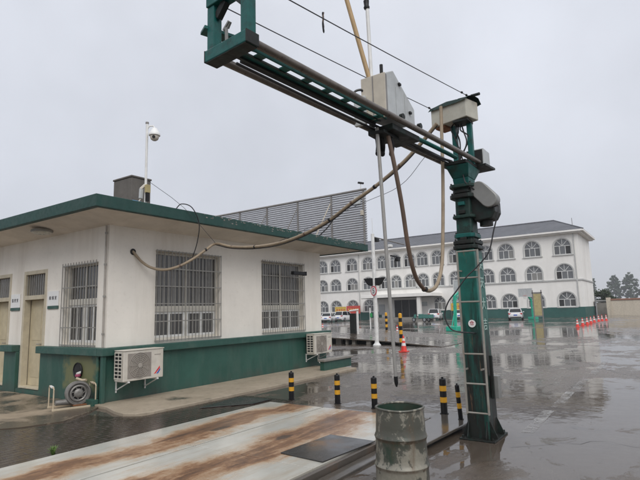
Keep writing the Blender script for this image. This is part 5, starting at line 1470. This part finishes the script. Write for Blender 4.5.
# ------------------------------------------------------------------ boundary wall, trees, bush on the right
bw = thing('boundary_wall', 'cream boundary wall with brick coping right of the far building', 'wall', (88, 0, 0))
MB().box(88.0, 88.3, -30, 8.0, 0, 2.25).build('wall', M['wall_cream'], bw)
MB().box(87.9, 88.4, -30, 8.05, 2.252, 2.50).build('coping', M['brickred'], bw, bevel=.03)
for y in (8.0, 2.0, -4.0, -10.0, -16.0): MB().box(87.85, 88.45, y - .3, y + .3, 0, 2.249 if y < 8 else 2.7).build('pier', M['wall_cream'], bw) if y == 8.0 else None
sh = thing('shed', 'low grey lean-to beside the dark bush at the building end', 'shed', (91, 9.0, 0))
MB().box(90.2, 92.5, 8.2, 9.9, 0, 2.0).build('wall', M['rubble'], sh)
MB().bar((90.0, 9.05, 2.2), (92.8, 9.05, 2.35), 2.2, .10).build('roof', M['galv'], sh)

def leaf_cloud(mb, c, rx_, ry_, rz_, n, s, clumps):
    for q in range(clumps):
        # clump centre inside the ellipsoid
        while True:
            u = Vector((random.uniform(-1, 1), random.uniform(-1, 1), random.uniform(-1, 1)))
            if u.length < 1: break
        cc = Vector((c[0] + u.x * rx_, c[1] + u.y * ry_, c[2] + u.z * rz_)); cr_ = random.uniform(.14, .3) * (rx_ + rz_) / 2
        for k in range(n // clumps):
            d = Vector((random.gauss(0, 1), random.gauss(0, 1), random.gauss(0, .8))) * cr_ * .55
            p = cc + d; a = Vector((random.gauss(0, 1), random.gauss(0, 1), random.gauss(0, 1))).normalized(); b = a.orthogonal().normalized()
            z_ = s * random.uniform(.6, 1.4)
            mb.add([p - a * z_, p + b * z_ * .55, p + a * z_, p - b * z_ * .55], [(0, 1, 2, 3)])
def tree(name, lab, x, y, h, w, cone_, group=None, n=2600, trunk=.22, leaf=.5):
    t = thing(name, lab, 'tree', (x, y, 0), group=group)
    tr = MB(); tr.tube([(x, y, 0), (x + .1, y, h * .4), (x - .05, y + .1, h * .92)], [trunk * h / 12, trunk * .7 * h / 12, .03], 8)
    for k in range(9):
        a = k * 2.4; z = h * (.22 + .07 * k); rr2 = w * .42 * (1 - .06 * k)
        tr.tube([(x, y, z), (x + rr2 * .6 * math.cos(a), y + rr2 * .6 * math.sin(a), z + h * .06), (x + rr2 * math.cos(a), y + rr2 * math.sin(a), z + h * .13)], [.09 * h / 12, .06 * h / 12, .02], 6)
    tr.build('trunk', M['bark'], t, smooth=True)
    lf = MB()
    for (f, wf_) in cone_:
        leaf_cloud(lf, (x, y, h * f), w / 2 * wf_, w / 2 * wf_, h * .10, n // len(cone_), leaf, 14)
    lf.build('crown', M['leaves'], t)
tall = [(.22, .75), (.32, .95), (.42, 1.0), (.53, .95), (.64, .82), (.74, .66), (.84, .45), (.93, .25)]
oval = [(.22, .8), (.32, .95), (.42, 1.0), (.53, 1.0), (.64, .9), (.74, .78), (.84, .6), (.93, .36)]
round_ = [(.28, .75), (.38, .95), (.48, 1.0), (.58, 1.0), (.68, .95), (.78, .85), (.87, .62), (.94, .35)]
def farpt(az_px, dist):
    v = rx * ((az_px[0] - 320) / 500) + up * (-(az_px[1] - 240) / 500) + fw; v.z = 0; v.normalize(); return v.x * dist, v.y * dist
tx, ty = farpt((616.5, 305), 400); tree('tree', 'narrower hazy tree behind the boundary wall, left of two', tx, ty, 20.5, 9.8, round_, 'hazy trees behind the boundary wall', 5200)
tx, ty = farpt((632, 305), 400); tree('tree', 'broad round topped hazy tree at the right edge behind the wall', tx, ty, 21.5, 12.0, round_, 'hazy trees behind the boundary wall', 6200)
tx, ty = farpt((595.5, 303), 420); tree('tree', 'thin faint tree just right of the far building end', tx, ty, 21.0, 4.6, tall, 'hazy trees behind the boundary wall', 1600)
tx, ty = farpt((650, 305), 400); tree('tree', 'hazy tree beyond the right edge of the boundary wall', tx, ty, 20.0, 11.0, round_, 'hazy trees behind the boundary wall', 4200)
bs_ = thing('bush', 'dark green bush between the far building and the boundary wall', 'bush', (93.5, 8.6, 0))
lf = MB(); leaf_cloud(lf, (93.5, 8.9, 2.4), 1.8, 1.7, 1.6, 2600, .16, 26); leaf_cloud(lf, (93.2, 7.6, 1.7), 1.2, 1.2, 1.2, 1200, .16, 14); lf.build('crown', M['bushleaf'], bs_)
MB().tube([(93.5, 8.9, 0), (93.5, 8.9, 2.2)], [.12, .05], 8).build('trunk', M['bark'], bs_)

# ------------------------------------------------------------------ thin rain haze
hz = MB().box(-60, 520, -160, 420, -1.0, 40.0).build('haze', bpy.data.materials.new("haze_air"))
hz['kind'] = 'stuff'
hm = hz.data.materials[0]; hm.use_nodes = True
hm.node_tree.nodes.clear()
pv = hm.node_tree.nodes.new("ShaderNodeVolumePrincipled")
pv.inputs['Color'].default_value = (.95, .96, 1.0, 1); pv.inputs['Density'].default_value = .0007; pv.inputs['Anisotropy'].default_value = .2
mo = hm.node_tree.nodes.new("ShaderNodeOutputMaterial"); hm.node_tree.links.new(pv.outputs[0], mo.inputs['Volume'])
